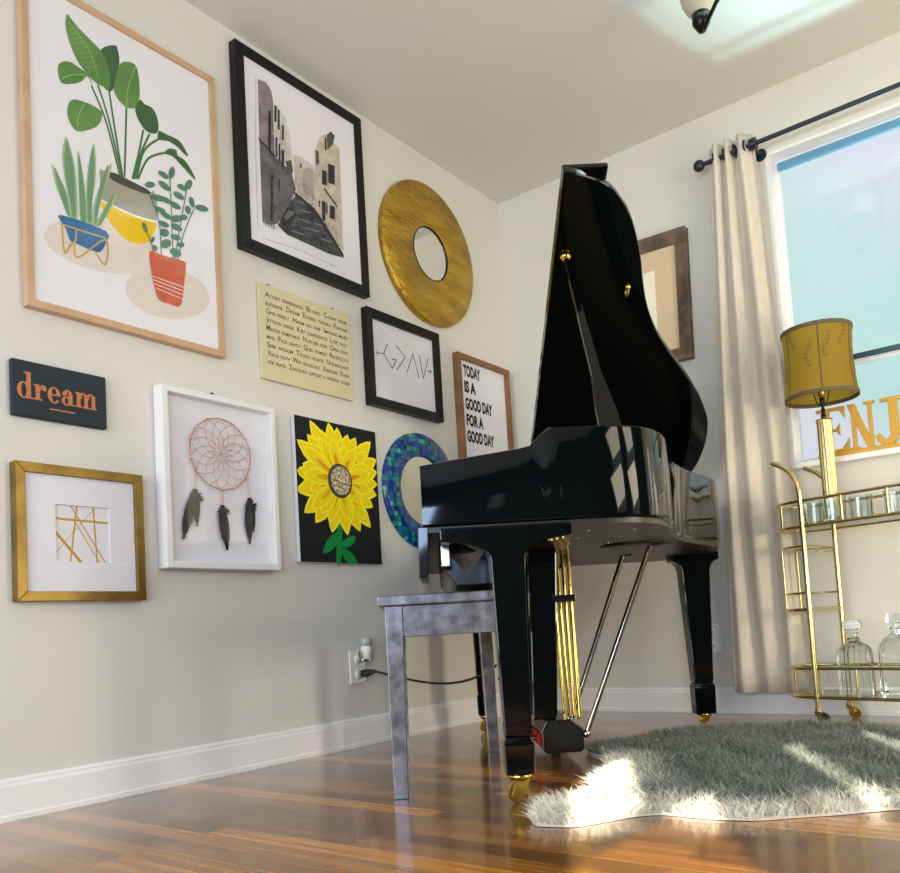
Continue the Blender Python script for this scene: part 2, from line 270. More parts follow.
ART = {'leaf':[[(-.169,.41),(-.148,.394),(-.116,.377),(-.075,.357),(-.054,.326),(-.046,.288),(-.053,.251),(-.072,.251),(-.09,.251),(-.119,.265),(-.145,.29),(-.164,.327),(-.175,.367),(-.174,.397)],[(-.116,.258),(-.135,.232),(-.167,.209),(-.191,.2),(-.2,.221),(-.2,.244),(-.188,.262),(-.165,.274),(-.142,.271),(-.113,.263),(-.101,.239)],[(-.074,.166),(-.081,.139),(-.103,.111),(-.148,.082),(-.17,.095),(-.178,.123),(-.171,.155),(-.154,.171),(-.125,.177),(-.092,.178),(-.073,.17)],[(-.013,.348),(.013,.368),(.036,.37),(.045,.341),(.047,.286),(.035,.242),(.018,.227),(-.004,.224),(-.026,.237),(-.036,.257),(-.03,.296)]],'darkleaf':[[(-.075,.351),(-.059,.375),(-.033,.394),(-.021,.392),(-.016,.346),(-.034,.27),(-.047,.248),(-.066,.251),(-.055,.289),(-.06,.323)],[(.035,.249),(.049,.27),(.062,.262),(.088,.262),(.104,.238),(.106,.201),(.089,.182),(.062,.181),(.04,.202),(.03,.228)],[(.106,.198),(.12,.201),(.141,.201),(.176,.201),(.197,.184),(.208,.163),(.192,.166),(.168,.178),(.14,.182),(.105,.172)],[(.128,.145),(.143,.16),(.167,.165),(.17,.15),(.195,.145),(.219,.123),(.233,.096),(.211,.106),(.18,.125),(.152,.139),(.128,.136)]],'vein':[[(-.165,.39),(-.134,.361),(-.105,.332),(-.083,.269)],[(-.19,.212),(-.161,.238),(-.116,.261)],[(-.148,.088),(-.146,.126),(-.128,.17)],[(.002,.227),(.011,.292),(.036,.364)]],'stem':[[(-.104,.235),(-.063,.148),(-.025,.003)],[(-.085,.247),(-.056,.163),(-.019,.005)],[(-.051,.247),(-.038,.147),(-.017,.006)],[(.002,.221),(-.011,.009)],[(.055,.178),(.036,.095),(.014,.013)],[(.075,.174),(.043,.098),(.02,.016)],[(.027,.018),(.056,.116),(.109,.177)],[(.033,.021),(.069,.097),(.132,.143)]],'snake':[[(-.184,.05),(-.174,.03),(-.16,-.027),(-.156,-.093),(-.157,-.174),(-.171,-.176),(-.179,-.127),(-.189,-.076),(-.195,-.023),(-.194,.008)],[(-.151,.027),(-.141,-.012),(-.131,-.096),(-.129,-.173),(-.148,-.177),(-.151,-.122),(-.152,-.042)],[(-.103,.067),(-.098,.025),(-.102,-.04),(-.113,-.107),(-.118,-.172),(-.132,-.174),(-.132,-.115),(-.125,-.031),(-.115,.024)],[(-.224,-.044),(-.207,-.071),(-.184,-.11),(-.171,-.173),(-.183,-.171),(-.2,-.135),(-.217,-.093)],[(-.053,.031),(-.057,-.003),(-.076,-.061),(-.097,-.127),(-.108,-.172),(-.116,-.172),(-.11,-.119),(-.088,-.047)],[(-.036,-.052),(-.047,-.082),(-.071,-.13),(-.099,-.171),(-.106,-.171),(-.091,-.137),(-.063,-.089)]],'bluepot':[[(-.203,-.177),(-.074,-.177),(-.077,-.214),(-.091,-.24),(-.107,-.247),(-.16,-.243),(-.179,-.24),(-.19,-.213),(-.2,-.199)]],'stand':[[(-.205,-.203),(-.077,-.198)],[(-.201,-.208),(-.196,-.279),(-.179,-.249)],[(-.161,-.206),(-.163,-.282),(-.077,-.202),(-.079,-.275),(-.107,-.25)],[(-.196,-.279),(-.162,-.231)]],'greypot':[[(-.087,-.001),(-.061,-.001),(.063,-.007),(.082,.004),(.093,-.029),(.088,-.088),(.018,-.097),(-.083,-.091),(-.087,-.034)]],'soil':[[(-.061,-.004),(-.044,.007),(.007,.004),(.067,-.002),(.063,-.015),(.013,-.02),(-.048,-.018)]],'yellow':[[(-.084,-.094),(.018,-.1),(.085,-.092),(.081,-.121),(.058,-.162),(.029,-.178),(-.013,-.18),(-.049,-.157),(-.074,-.128)]],'potline':[[(-.083,-.091),(.018,-.098),(.088,-.09)]],'shadow':[[(.095,-.202),(.079,-.228),(.046,-.254),(.001,-.276),(-.052,-.292),(-.106,-.3),(-.156,-.302),(-.198,-.296),(-.229,-.283),(-.247,-.265),(-.249,-.244),(-.236,-.22),(-.21,-.197),(-.171,-.176),(-.122,-.158),(-.068,-.147),(-.015,-.142),(.034,-.146),(.071,-.159),(.092,-.178)],[(.267,-.283),(.252,-.31),(.224,-.336),(.186,-.357),(.143,-.372),(.098,-.38),(.056,-.38),(.021,-.372),(-.004,-.357),(-.017,-.337),(-.018,-.314),(-.006,-.289),(.018,-.265),(.052,-.244),(.093,-.227),(.138,-.217),(.182,-.215),(.221,-.222),(.25,-.236),(.266,-.257)]],'terra':[[(.062,-.19),(.1,-.188),(.175,-.183),(.184,-.198),(.177,-.245),(.162,-.324),(.124,-.331),(.087,-.328),(.074,-.295),(.065,-.245)]],'terraline':[[(.068,-.263),(.176,-.265)],[(.071,-.273),(.175,-.278)],[(.073,-.284),(.174,-.29)],[(.078,-.296),(.17,-.304)]],'zstem':[[(.14,.068),(.141,-.188)],[(.197,.049),(.173,-.06),(.145,-.19)],[(.222,-.0),(.179,-.1),(.156,-.186)],[(.067,-.012),(.097,-.088),(.1,-.188)],[(.045,-.113),(.075,-.179)]],'zleaf':[[(.134,.062),(.125,.056),(.112,.057),(.102,.062),(.1,.07),(.109,.075),(.123,.075),(.133,.069)],[(.157,.087),(.151,.072),(.142,.064),(.136,.068),(.136,.082),(.142,.097),(.151,.106),(.157,.101)],[(.088,.023),(.082,.014),(.07,.006),(.057,.004),(.053,.009),(.058,.018),(.07,.026),(.083,.028)],[(.14,.025),(.129,.021),(.113,.023),(.101,.031),(.1,.04),(.111,.044),(.126,.042),(.138,.034)],[(.198,.05),(.19,.044),(.176,.043),(.166,.047),(.165,.054),(.173,.06),(.186,.061),(.197,.057)],[(.217,.071),(.209,.058),(.198,.052),(.192,.056),(.194,.069),(.202,.083),(.213,.089),(.219,.084)],[(.121,-.011),(.111,-.019),(.093,-.025),(.076,-.024),(.071,-.018),(.08,-.009),(.099,-.004),(.116,-.004)],[(.141,-.014),(.132,-.019),(.117,-.02),(.105,-.015),(.103,-.008),(.112,-.003),(.127,-.002),(.139,-.007)],[(.186,.016),(.176,.011),(.162,.011),(.152,.017),(.151,.025),(.16,.031),(.175,.031),(.185,.025)],[(.224,.024),(.225,.011),(.22,.002),(.212,.003),(.206,.012),(.205,.025),(.21,.034),(.218,.033)],[(.276,.015),(.266,.007),(.247,.001),(.231,.002),(.226,.008),(.235,.017),(.254,.023),(.271,.022)],[(.12,-.05),(.112,-.056),(.098,-.058),(.086,-.055),(.083,-.048),(.091,-.042),(.106,-.04),(.118,-.043)],[(.173,-.02),(.163,-.025),(.149,-.025),(.139,-.019),(.138,-.011),(.148,-.005),(.162,-.006),(.172,-.012)],[(.209,-.007),(.209,-.017),(.203,-.025),(.195,-.025),(.19,-.018),(.19,-.008),(.196,-.0),(.204,.0)],[(.138,-.062),(.129,-.068),(.115,-.068),(.104,-.063),(.102,-.056),(.111,-.051),(.125,-.05),(.136,-.055)],[(.179,-.048),(.173,-.058),(.157,-.067),(.142,-.07),(.136,-.063),(.143,-.053),(.158,-.044),(.173,-.042)],[(.13,-.091),(.121,-.097),(.107,-.099),(.095,-.095),(.093,-.088),(.101,-.082),(.116,-.08),(.128,-.084)],[(.197,-.038),(.192,-.046),(.181,-.053),(.17,-.055),(.166,-.049),(.17,-.041),(.182,-.034),(.193,-.032)],[(.175,-.087),(.165,-.093),(.151,-.094),(.14,-.089),(.138,-.08),(.148,-.074),(.162,-.073),(.174,-.078)],[(.129,-.115),(.121,-.125),(.109,-.129),(.1,-.125),(.099,-.116),(.107,-.106),(.119,-.102),(.128,-.106)],[(.135,-.136),(.133,-.148),(.121,-.16),(.106,-.165),(.098,-.161),(.1,-.149),(.112,-.137),(.126,-.132)],[(.169,-.116),(.161,-.123),(.147,-.126),(.136,-.124),(.134,-.116),(.142,-.109),(.155,-.106),(.166,-.108)],[(.182,-.129),(.178,-.137),(.169,-.142),(.161,-.143),(.157,-.138),(.161,-.131),(.17,-.125),(.179,-.125)],[(.168,-.168),(.157,-.176),(.142,-.177),(.131,-.171),(.131,-.161),(.142,-.153),(.157,-.151),(.168,-.158)],[(.055,-.117),(.057,-.129),(.054,-.136),(.048,-.135),(.042,-.127),(.04,-.115),(.043,-.108),(.049,-.109)],[(.079,-.15),(.075,-.157),(.07,-.16),(.067,-.157),(.068,-.15),(.073,-.143),(.078,-.14),(.08,-.142)],[(.088,-.172),(.085,-.179),(.078,-.184),(.072,-.183),(.07,-.178),(.073,-.17),(.079,-.165),(.085,-.166)]],'v_pink':[[(-.189,.279),(-.153,.285),(-.13,.265),(-.122,.21),(-.126,.026),(-.194,.063)]],'v_cream':[[(-.125,.22),(-.089,.218),(-.066,.184),(-.049,.119),(-.048,.047),(-.054,.001),(-.129,.027)]],'v_grey':[[(-.194,.063),(-.129,.029),(-.054,.005),(-.037,-.053),(-.063,-.107),(-.128,-.209),(-.158,-.226),(-.196,-.23)]],'v_far':[[(-.042,.074),(-.0,.08),(.052,.073),(.06,.052),(.05,-.096),(-.035,-.07),(-.042,-.014)]],'v_far2':[[(-.003,.026),(.021,.054),(.054,.057),(.05,-.059),(-.003,-.047)]],'v_tan':[[(.061,.127),(.099,.206),(.122,.221),(.161,.212),(.194,.202),(.187,-.201),(.156,-.187),(.093,-.134),(.05,-.1)]],'v_leaf':[[(.13,.224),(.152,.247),(.172,.239),(.16,.199),(.13,.166)],[(-.079,.034),(-.053,.049),(-.046,.008),(-.073,-.019)],[(.067,.138),(.084,.141),(.084,.095),(.067,.079)]],'v_water':[[(-.062,-.104),(-.035,-.068),(.052,-.1),(.156,-.187),(.188,-.228),(.108,-.238),(-.009,-.236),(-.09,-.235),(-.13,-.216)]],'v_boat':[[(-.119,-.195),(-.082,-.135),(-.046,-.128),(-.039,-.148),(-.078,-.197),(-.114,-.214)]],'v_boatl':[[(-.101,-.174),(-.077,-.144),(-.049,-.137),(-.055,-.151),(-.087,-.183)]],'v_streak':[[(-.036,-.092),(.005,-.086),(.001,-.092),(-.033,-.097)],[(-.023,-.119),(.03,-.112),(.024,-.118),(-.019,-.124)],[(-.035,-.156),(.028,-.148),(.021,-.154),(-.031,-.16)],[(-.006,-.177),(.069,-.168),(.061,-.175),(-.002,-.182)],[(-.069,-.212),(-.007,-.204),(-.014,-.211),(-.065,-.216)],[(.039,-.145),(.093,-.138),(.087,-.144),(.042,-.15)],[(.011,-.082),(.043,-.078),(.039,-.083),(.015,-.087)],[(.068,-.192),(.134,-.184),(.127,-.191),(.072,-.197)]],'v_win':[[(-.149,.185),(-.137,.187),(-.145,.046),(-.157,.044)],[(-.12,.218),(-.11,.22),(-.114,.159),(-.124,.157)],[(-.106,.209),(-.097,.211),(-.101,.137),(-.11,.136)],[(-.091,.16),(-.081,.162),(-.084,.105),(-.094,.103)],[(-.122,.103),(-.114,.104),(-.118,.031),(-.126,.03)],[(-.109,.085),(-.101,.086),(-.105,.013),(-.113,.012)],[(-.097,.066),(-.085,.068),(-.089,-.001),(-.101,-.003)],[(-.152,-.044),(-.141,-.042),(-.15,-.209),(-.162,-.21)],[(.096,.075),(.119,.078),(.116,.022),(.092,.019)],[(.129,.112),(.163,.118),(.158,.041),(.124,.036)],[(.088,-.045),(.105,-.043),(.1,-.119),(.083,-.121)],[(.127,-.047),(.153,-.044),(.149,-.095),(.123,-.098)],[(.071,-.051),(.078,-.05),(.076,-.074),(.07,-.075)],[(.107,-.048),(.115,-.047),(.113,-.086),(.104,-.087)],[(.118,.209),(.127,.21),(.124,.16),(.115,.158)],[(-.119,-.046),(-.111,-.045),(-.114,-.093),(-.121,-.094)],[(-.012,.054),(-.005,.055),(-.006,.039),(-.013,.038)],[(-.199,.067),(-.126,.032),(-.126,.023),(-.197,.057)],[(.05,-.092),(.099,-.13),(.186,-.214),(.185,-.229),(.092,-.149),(.047,-.105)],[(-.045,-.064),(.053,-.091),(.052,-.104),(-.046,-.076)],[(.103,.011),(.167,-.036),(.164,-.043),(.1,.003)]],'v_edge':[[(-.197,.279),(-.2,.215),(-.211,.047),(-.217,-.238),(-.211,-.258)],[(-.199,-.284),(-.022,-.271),(.15,-.276)]],'tips':[(-.122,.247),(-.069,.22),(-.033,.253),(.01,.242),(.063,.224),(.104,.218),(.185,.215),(.213,.15),(.213,.102),(.21,.054),(.202,.011),(.179,-.036),(.16,-.114),(.104,-.132),(.037,-.149),(-.041,-.144),(-.118,-.114),(-.168,-.082),(-.201,-.009),(-.199,.061),(-.186,.169),(-.138,.195),(-.166,.089)],'scen':[(.009,.046),(-.047,.04),(.067,.052),(.013,.107),(.005,-.014)],'sstem':[[(-.005,-.075),(.014,-.074),(-.001,-.243),(-.026,-.244)],[(-.007,-.138),(-.051,-.158),(-.076,-.187),(-.088,-.218),(-.045,-.206),(-.012,-.173)],[(.0,-.183),(.036,-.157),(.077,-.149),(.065,-.177),(.024,-.196)],[(-.001,-.201),(.033,-.201),(.062,-.22),(.08,-.248),(.025,-.246)]],'gopen':[(-.07,.077),(.082,.075),(.075,-.072),(-.071,-.076)],'glines':[[(-.069,.04),(.081,.036)],[(-.07,.009),(.002,-.074)],[(-.024,.076),(.069,-.072)],[(.039,.074),(.046,-.073)],[(-.007,.075),(-.028,-.075)],[(.037,.068),(-.069,-.052)],[(-.013,.034),(.053,-.073)]],'dc':[(.006,.092),(-.109,.077),(.119,.107),(.012,.206),(.001,-.02)],'dcf':[[(-.087,.045),(-.091,-.028),(-.139,-.181)],[(.007,-.019),(.005,-.068),(.017,-.207)],[(.106,.035),(.112,-.036),(.104,-.184)]],'dopen':[(-.192,.253),(.201,.247),(.194,-.253),(-.192,-.242)],'god':[[(-.086,.078),(-.111,.033),(-.064,-.015),(-.038,.025),(-.061,.023)],[(-.033,.084),(.018,.049),(-.037,-.015)],[(.025,-.012),(.068,.075),(.099,-.019)],[(.109,.078),(.128,-.016),(.166,.076)],[(-.155,.028),(-.111,.033)],[(-.15,.04),(-.142,.032)],[(-.152,.02),(-.142,.03)],[(.151,.022),(.182,.024)]],'godopen':[(-.173,.161),(.225,.153),(.208,-.147),(-.179,-.133)],'today':[[(-.136,.18),(-.005,.177),(-.13,.128)],[(-.137,.104),(-.05,.101),(-.128,.058)],[(-.136,.032),(.073,.032),(-.134,-.02)],[(-.134,-.043),(-.006,-.045),(-.133,-.091)],[(-.136,-.116),(.07,-.116),(-.133,-.164)]],'todayin':[(-.168,.216),(.218,.215),(.225,-.139),(-.17,-.227)],'mosaic':[(-.135,.008),(-.004,.156)],'dream':[(-.106,.041),(.121,.026),(.116,-.018),(-.104,-.019),(-.063,.05),(-.021,-.035),(.043,-.039)],'alpha':[(-.184,.147),(.222,.121),(-.186,-.1),(.213,-.119)]}
# ------------------------------------------------------------------ the room
def rect_with_holes(x0, x1, y0, y1, holes):
    xs = sorted({x0, x1, *[h[0] for h in holes], *[h[1] for h in holes]}); ys = sorted({y0, y1, *[h[2] for h in holes], *[h[3] for h in holes]})
    return [(a, b, c, d) for a, b in zip(xs[:-1], xs[1:]) for c, d in zip(ys[:-1], ys[1:])
            if not any(h[0] <= (a+b)/2 <= h[1] and h[2] <= (c+d)/2 <= h[3] for h in holes)]
H = 2.44; XR = 3.2; YR = -5.5
WX0, WX1, WZ0, WZ1 = 1.25, 2.03, .945, 2.185
fm = bpy.data.materials.new('floor_planks'); fm.use_nodes = True
n = fm.node_tree.nodes; l = fm.node_tree.links; b = n['Principled BSDF']
t = n.new('ShaderNodeTexCoord'); br = n.new('ShaderNodeTexBrick'); l.new(t.outputs['Object'], br.inputs['Vector'])
for k, v in (('Scale', 1), ('Mortar Size', .0012), ('Mortar Smooth', .2), ('Bias', 0), ('Brick Width', .95), ('Row Height', .062)): br.inputs[k].default_value = v
br.offset = .37; br.inputs['Color1'].default_value = (0, 0, 0, 1); br.inputs['Color2'].default_value = (1, 1, 1, 1); br.inputs['Mortar'].default_value = (.2, .2, .2, 1)
rp = n.new('ShaderNodeValToRGB'); l.new(br.outputs['Color'], rp.inputs[0])
rp.color_ramp.elements[0].color = lin((98, 64, 30)); rp.color_ramp.elements[1].color = lin((212, 142, 46))
e = rp.color_ramp.elements.new(.35); e.color = lin((126, 84, 40)); e = rp.color_ramp.elements.new(.7); e.color = lin((156, 104, 46))
mp = n.new('ShaderNodeMapping'); mp.inputs['Scale'].default_value = (2.2, 55, 1); l.new(t.outputs['Object'], mp.inputs[0])
g = n.new('ShaderNodeTexNoise'); g.inputs['Scale'].default_value = 1; g.inputs['Detail'].default_value = 5; l.new(mp.outputs[0], g.inputs['Vector'])
gr = n.new('ShaderNodeValToRGB'); gr.color_ramp.elements[0].position = .3; gr.color_ramp.elements[0].color = (.55, .5, .45, 1); gr.color_ramp.elements[1].position = .65; gr.color_ramp.elements[1].color = (1.1, 1.08, 1.02, 1)
l.new(g.outputs['Fac'], gr.inputs[0])
mm = n.new('ShaderNodeMix'); mm.data_type = 'RGBA'; mm.blend_type = 'MULTIPLY'; mm.inputs[0].default_value = 1
l.new(rp.outputs[0], mm.inputs[6]); l.new(gr.outputs[0], mm.inputs[7]); l.new(mm.outputs[2], b.inputs['Base Color'])
mo = n.new('ShaderNodeMix'); mo.data_type = 'FLOAT'; mo.inputs[2].default_value = .13; mo.inputs[3].default_value = .26; l.new(g.outputs['Fac'], mo.inputs[0]); l.new(mo.outputs[0], b.inputs['Roughness'])
bp = n.new('ShaderNodeBump'); bp.inputs['Strength'].default_value = .12; bp.inputs['Distance'].default_value = .004; l.new(g.outputs['Fac'], bp.inputs['Height']); l.new(bp.outputs[0], b.inputs['Normal'])
b.inputs['Coat Weight'].default_value = .5; b.inputs['Coat Roughness'].default_value = .1
M['floor'] = fm
struct(MB().box((-.12, YR-.12, -.1), (XR+.12, .14, 0)).build('floor', 'floor'))
struct(MB().box((-.12, YR-.12, H), (XR+.12, .14, H+.1)).build('ceiling', 'ceil'))
struct(MB().box((-.12, YR-.12, 0), (0, .14, H)).build('wall_left', 'wall'))
mb = MB()
for a_, b_, c_, d_ in rect_with_holes(0, XR, 0, H, [(WX0, WX1, WZ0, WZ1)]): mb.box((a_, 0, c_), (b_, .14, d_))
struct(mb.build('wall_back', 'wall', merge=True))
mb = MB()
slits = [(-4.23, -4.05, 1.38, 1.76), (-5.38, -5.0, 1.78, 2.08), (-3.70, -3.53, 1.38, 1.64)]
for a_, b_, c_, d_ in rect_with_holes(YR-.12, .14, 0, H, [(-2.12, -1.64, .9, 2.2), (-1.38, -.90, .12, 2.2), (-5.38, -4.72, .55, 1.75)] + slits): mb.box((XR, a_, c_), (XR+.05, b_, d_))
mb.box((XR, YR-6, 0), (XR+.05, YR-.12, 5.5))  # added wing outdoors, keeps the sun out of the rear opening
struct(mb.build('wall_right', 'darkwall', merge=True))
mb = MB()
for a_, b_, c_, d_ in rect_with_holes(0, XR, 0, H, [(.1, 2.8, 0, 2.2)]): mb.box((a_, YR-.12, c_), (b_, YR, d_))
struct(mb.build('wall_rear', 'darkwall', merge=True))
# skirting with a shoe and a cap
def skirt(name, path_axis, a0, a1):
    pr = [(0,0),(.017,0),(.017,.012),(.013,.016),(.013,.082),(.010,.088),(.010,.094),(.005,.1),(0,.1)]
    mb = MB()
    if path_axis == 'left': mb.add([(p[0], y, p[1]) for y in (a0, a1) for p in pr], [(i, (i+1) % 9, 9+(i+1) % 9, 9+i) for i in range(9)])
    else: mb.add([(x, -p[0], p[1]) for x in (a0, a1) for p in pr], [(i, (i+1) % 9, 9+(i+1) % 9, 9+i) for i in range(9)])
    struct(mb.build(name, 'trim'))
skirt('baseboard_left', 'left', YR, 0); skirt('baseboard_back', 'back', 0, XR)
# window in the back wall
w1 = struct(thing('window_1', None, None, (0, 0, 0)))
mb = MB()
for a_, b_ in (((WX0, .0, WZ0), (WX0+.012, .13, WZ1)), ((WX1-.012, .0, WZ0), (WX1, .13, WZ1)), ((WX0+.012, .0, WZ1-.012), (WX1-.012, .13, WZ1))): mb.box(a_, b_)
mb.build('window_jamb', 'trim', w1)
MB().box((WX0-.02, -.04, WZ0-.022), (WX1+.02, .13, WZ0)).build('window_sill', 'trim', w1, bevel=.003)
M['sash'] = mat('sash_blue', (96, 152, 186), .4); M['sashdark'] = mat('meeting_rail', (34, 70, 86), .4)
def sash(z0, z1, y, nm):
    mb = MB(); t_ = .018; a0, a1 = WX0+.012, WX1-.012
    for a_, b_ in (((a0, y, z0), (a0+t_, y+.03, z1)), ((a1-t_, y, z0), (a1, y+.03, z1)), ((a0+t_, y+.001, z0), (a1-t_, y+.029, z0+t_)), ((a0+t_, y+.001, z1-t_), (a1-t_, y+.029, z1))): mb.box(a_, b_)
    s_ = mb.build(nm, 'trim', w1)
    MB().box((WX0+.026, y+.013, z0+.014), (WX1-.026, y+.017, z1-.014)).build('pane', 'pane', s_)
sash(1.30, WZ1-.012, .065, 'upper_sash'); sash(WZ0, 1.325, .032, 'lower_sash')
MB().box((WX0+.03, .028, 1.305), (WX1-.03, .0318, 1.326)).build('meeting_rail', 'sashdark', w1)
MB().box((WX0+.03, .045, WZ1-.062), (WX1-.03, .064, WZ1-.03)).build('blind_headrail', 'sash', w1, bevel=.004)
for nm, ya in (('added_window_2', -2.12), ('added_window_3', -1.38)):  # unseen side windows, added as openings for the side light
    w2 = struct(thing(nm, None, None)); yb = ya+.48; mb = MB()
    for z_ in (.12, .9, 1.53, 2.16)[nm == 'added_window_2':]: mb.box((XR+.005, ya, z_), (XR+.045, yb, z_+.04))
    for y_ in (ya, yb-.03): (mb.box((XR+.01, y_, .16), (XR+.04, y_+.03, .9)) if nm == 'added_window_3' else 0); mb.box((XR+.01, y_, .94), (XR+.04, y_+.03, 1.53)); mb.box((XR+.01, y_, 1.57), (XR+.04, y_+.03, 2.16))
    mb.build('window_frame', 'trim', w2)
d1 = struct(thing('added_door_1', None, None)); mb = MB()  # unseen rear door, added as an opening for fill light
for x in (.1, 1.43, 2.75): mb.box((x, YR-.08, 0), (x+.05, YR-.03, 2.2))
mb.box((.1, YR-.08, 2.14), (2.8, YR-.03, 2.2)); mb.build('door_frame', 'trim', d1)

# ------------------------------------------------------------------ grand piano
PR = math.radians(38.5-90)
piano = thing('grand_piano', 'black lacquered baby grand piano with its lid propped open', 'piano', (.0370, -.7384, 0), PR)
PW = 1.445
outline = [(0, 0), (0, .3), (0, .6), (0, .85), (.012, .93), (.06, .99), (.15, 1.02), (.27, 1.033), (.38, 1.028), (.49, 1.005), (.58, .965), (.67, .90), (.78, .82), (.90, .748), (1.03, .692), (1.15, .655), (1.25, .622), (1.335, .582), (1.395, .535), (1.43, .475), (PW, .40), (PW, .3), (PW, .15), (PW, 0)]
path = [Vector(p).to_2d() for p in outline]
dense = []
for a_, b_, c_, d_ in zip([path[0]]+path[:-2], path[:-1], path[1:], path[2:]+[path[-1]]):
    for j in range(6):
        t_ = j/6; dense.append(.5*((2*b_)+(c_-a_)*t_+(2*a_-5*b_+4*c_-d_)*t_*t_+(3*b_-a_-3*c_+d_)*t_**3))
dense.append(path[-1])
dense = [p for i, p in enumerate(dense) if i == 0 or (p-dense[i-1]).length > 1e-4]
for p in dense: p.x = min(max(p.x, 0), PW)
def rim_h(y):
    if y < .245: return .772 + .030*(y/.245)
    t_ = min(1, (y-.245)/.055); t_ = t_*t_*(3-2*t_); return .802 + t_*.042
def inset(d):
    out = []
    for i, p in enumerate(dense):
        a_ = dense[max(0, i-1)]; b_ = dense[min(len(dense)-1, i+1)]; t_ = (b_-a_).normalized(); out.append(p + Vector((t_.y, -t_.x))*d)
    return out
# dense is ordered spine -> tail -> treble, so its right-hand side is inside
ys_extra = []
full = []
for a_, b_ in zip(dense[:-1], dense[1:]):
    full.append(a_)
    if abs(a_.x-b_.x) < 1e-3 and abs(a_.y-b_.y) > .03:
        k_ = int(abs(a_.y-b_.y)/.015)
        for j in range(1, k_): full.append(a_.lerp(b_, j/k_))
full.append(dense[-1]); dense = full
inn = inset(.034); n_ = len(dense); ZB = .63
r_ = .006
vs = []
for p, q in zip(dense, inn):
    h_ = rim_h(p.y); d_ = (q-p).normalized()*r_
    vs += [(p.x+d_.x, p.y+d_.y, ZB), (p.x, p.y, ZB+r_), (p.x, p.y, h_-r_), (p.x+d_.x*.3, p.y+d_.y*.3, h_-r_*.3), (p.x+d_.x, p.y+d_.y, h_), (q.x-d_.x, q.y-d_.y, h_), (q.x, q.y, h_-r_), (q.x, q.y, ZB)]
fs = [(i*8+k, i*8+(k+1) % 8, (i+1)*8+(k+1) % 8, (i+1)*8+k) for i in range(n_-1) for k in range(8)] + [tuple(range(8)), tuple(range((n_-1)*8, n_*8))]
mb = MB().add(vs, fs, 0, True); mb.sm[-1] = mb.sm[-2] = False
case = mb.build('case_rim', 'lacquer', piano)
cm = case.modifiers.new('split', 'EDGE_SPLIT'); cm.split_angle = .7
inn2 = [(q.x, q.y) for q in inset(.03)]
MB().prism([(p.x+.006*(0), p.y) for p in inset(.01)], ZB-.012, ZB+.01).build('underside_board', 'under', piano)
# top plate and soundboard inside the rim
M['plate'] = mat('gold_plate', (150, 112, 48), .35, .8)
MB().prism([p for p in inn2 if p[1] > .31], .765, .775).build('sound_plate', 'plate', piano)
MB().box((.03, .285, .70), (PW-.03, .315, .80)).build('inner_panel', 'lacquer', piano, bevel=.003)
# keyboard, fallboard, keyslip
MB().box((.03, .02, ZB), (PW-.03, .29, .70)).build('keybed', 'lacquer_soft', piano)
kb = MB()
for k in range(52): kb.box((.115+k*.0234, .03, .70), (.115+k*.0234+.0224, .17, .716))
kb.build('white_keys', 'keys', piano)
kb = MB()
for k in range(51):
    if k % 7 not in (1, 4): kb.box((.115+(k+1)*.0234-.006, .08, .716), (.115+(k+1)*.0234+.006, .17, .727))
kb.build('black_keys', 'lacquer_soft', piano)
MB().prism([(.17, .702), (.285, .702), (.285, .80), (.262, .80)], .03, PW-.03, axis='x').build('fallboard', 'lacquer', piano, bevel=.003)
for x in (.03, PW-.105): MB().box((x, .012, .70), (x+.075, .17, .755)).build('cheek_block', 'lacquer', piano, bevel=.006)
MB().prism([(-.012, .632), (.012, .632), (.006, .518), (-.016, .518)], .01, PW-.008, axis='x').build('keyslip', 'lacquer', piano, bevel=.002)
# control box hung below the keybed, with its end facet
mb = MB(); mb.prism([(.035, .62), (.25, .62), (.24, .520), (.20, .500), (.075, .500), (.04, .545)], .25, 1.30, axis='x')
cb = mb.build('control_box', 'lacquer_soft', piano, bevel=.004)
MB().add([(1.30, .05, .585), (1.30, .15, .585), (1.30, .10, .53), (1.335, .085, .575)], [(0,1,3), (1,2,3), (2,0,3), (0,2,1)]).build('end_facet', 'bench', cb)
MB().box((1.34, .035, .545), (1.352, .06, .625)).build('corner_post', 'steel', piano, bevel=.003)
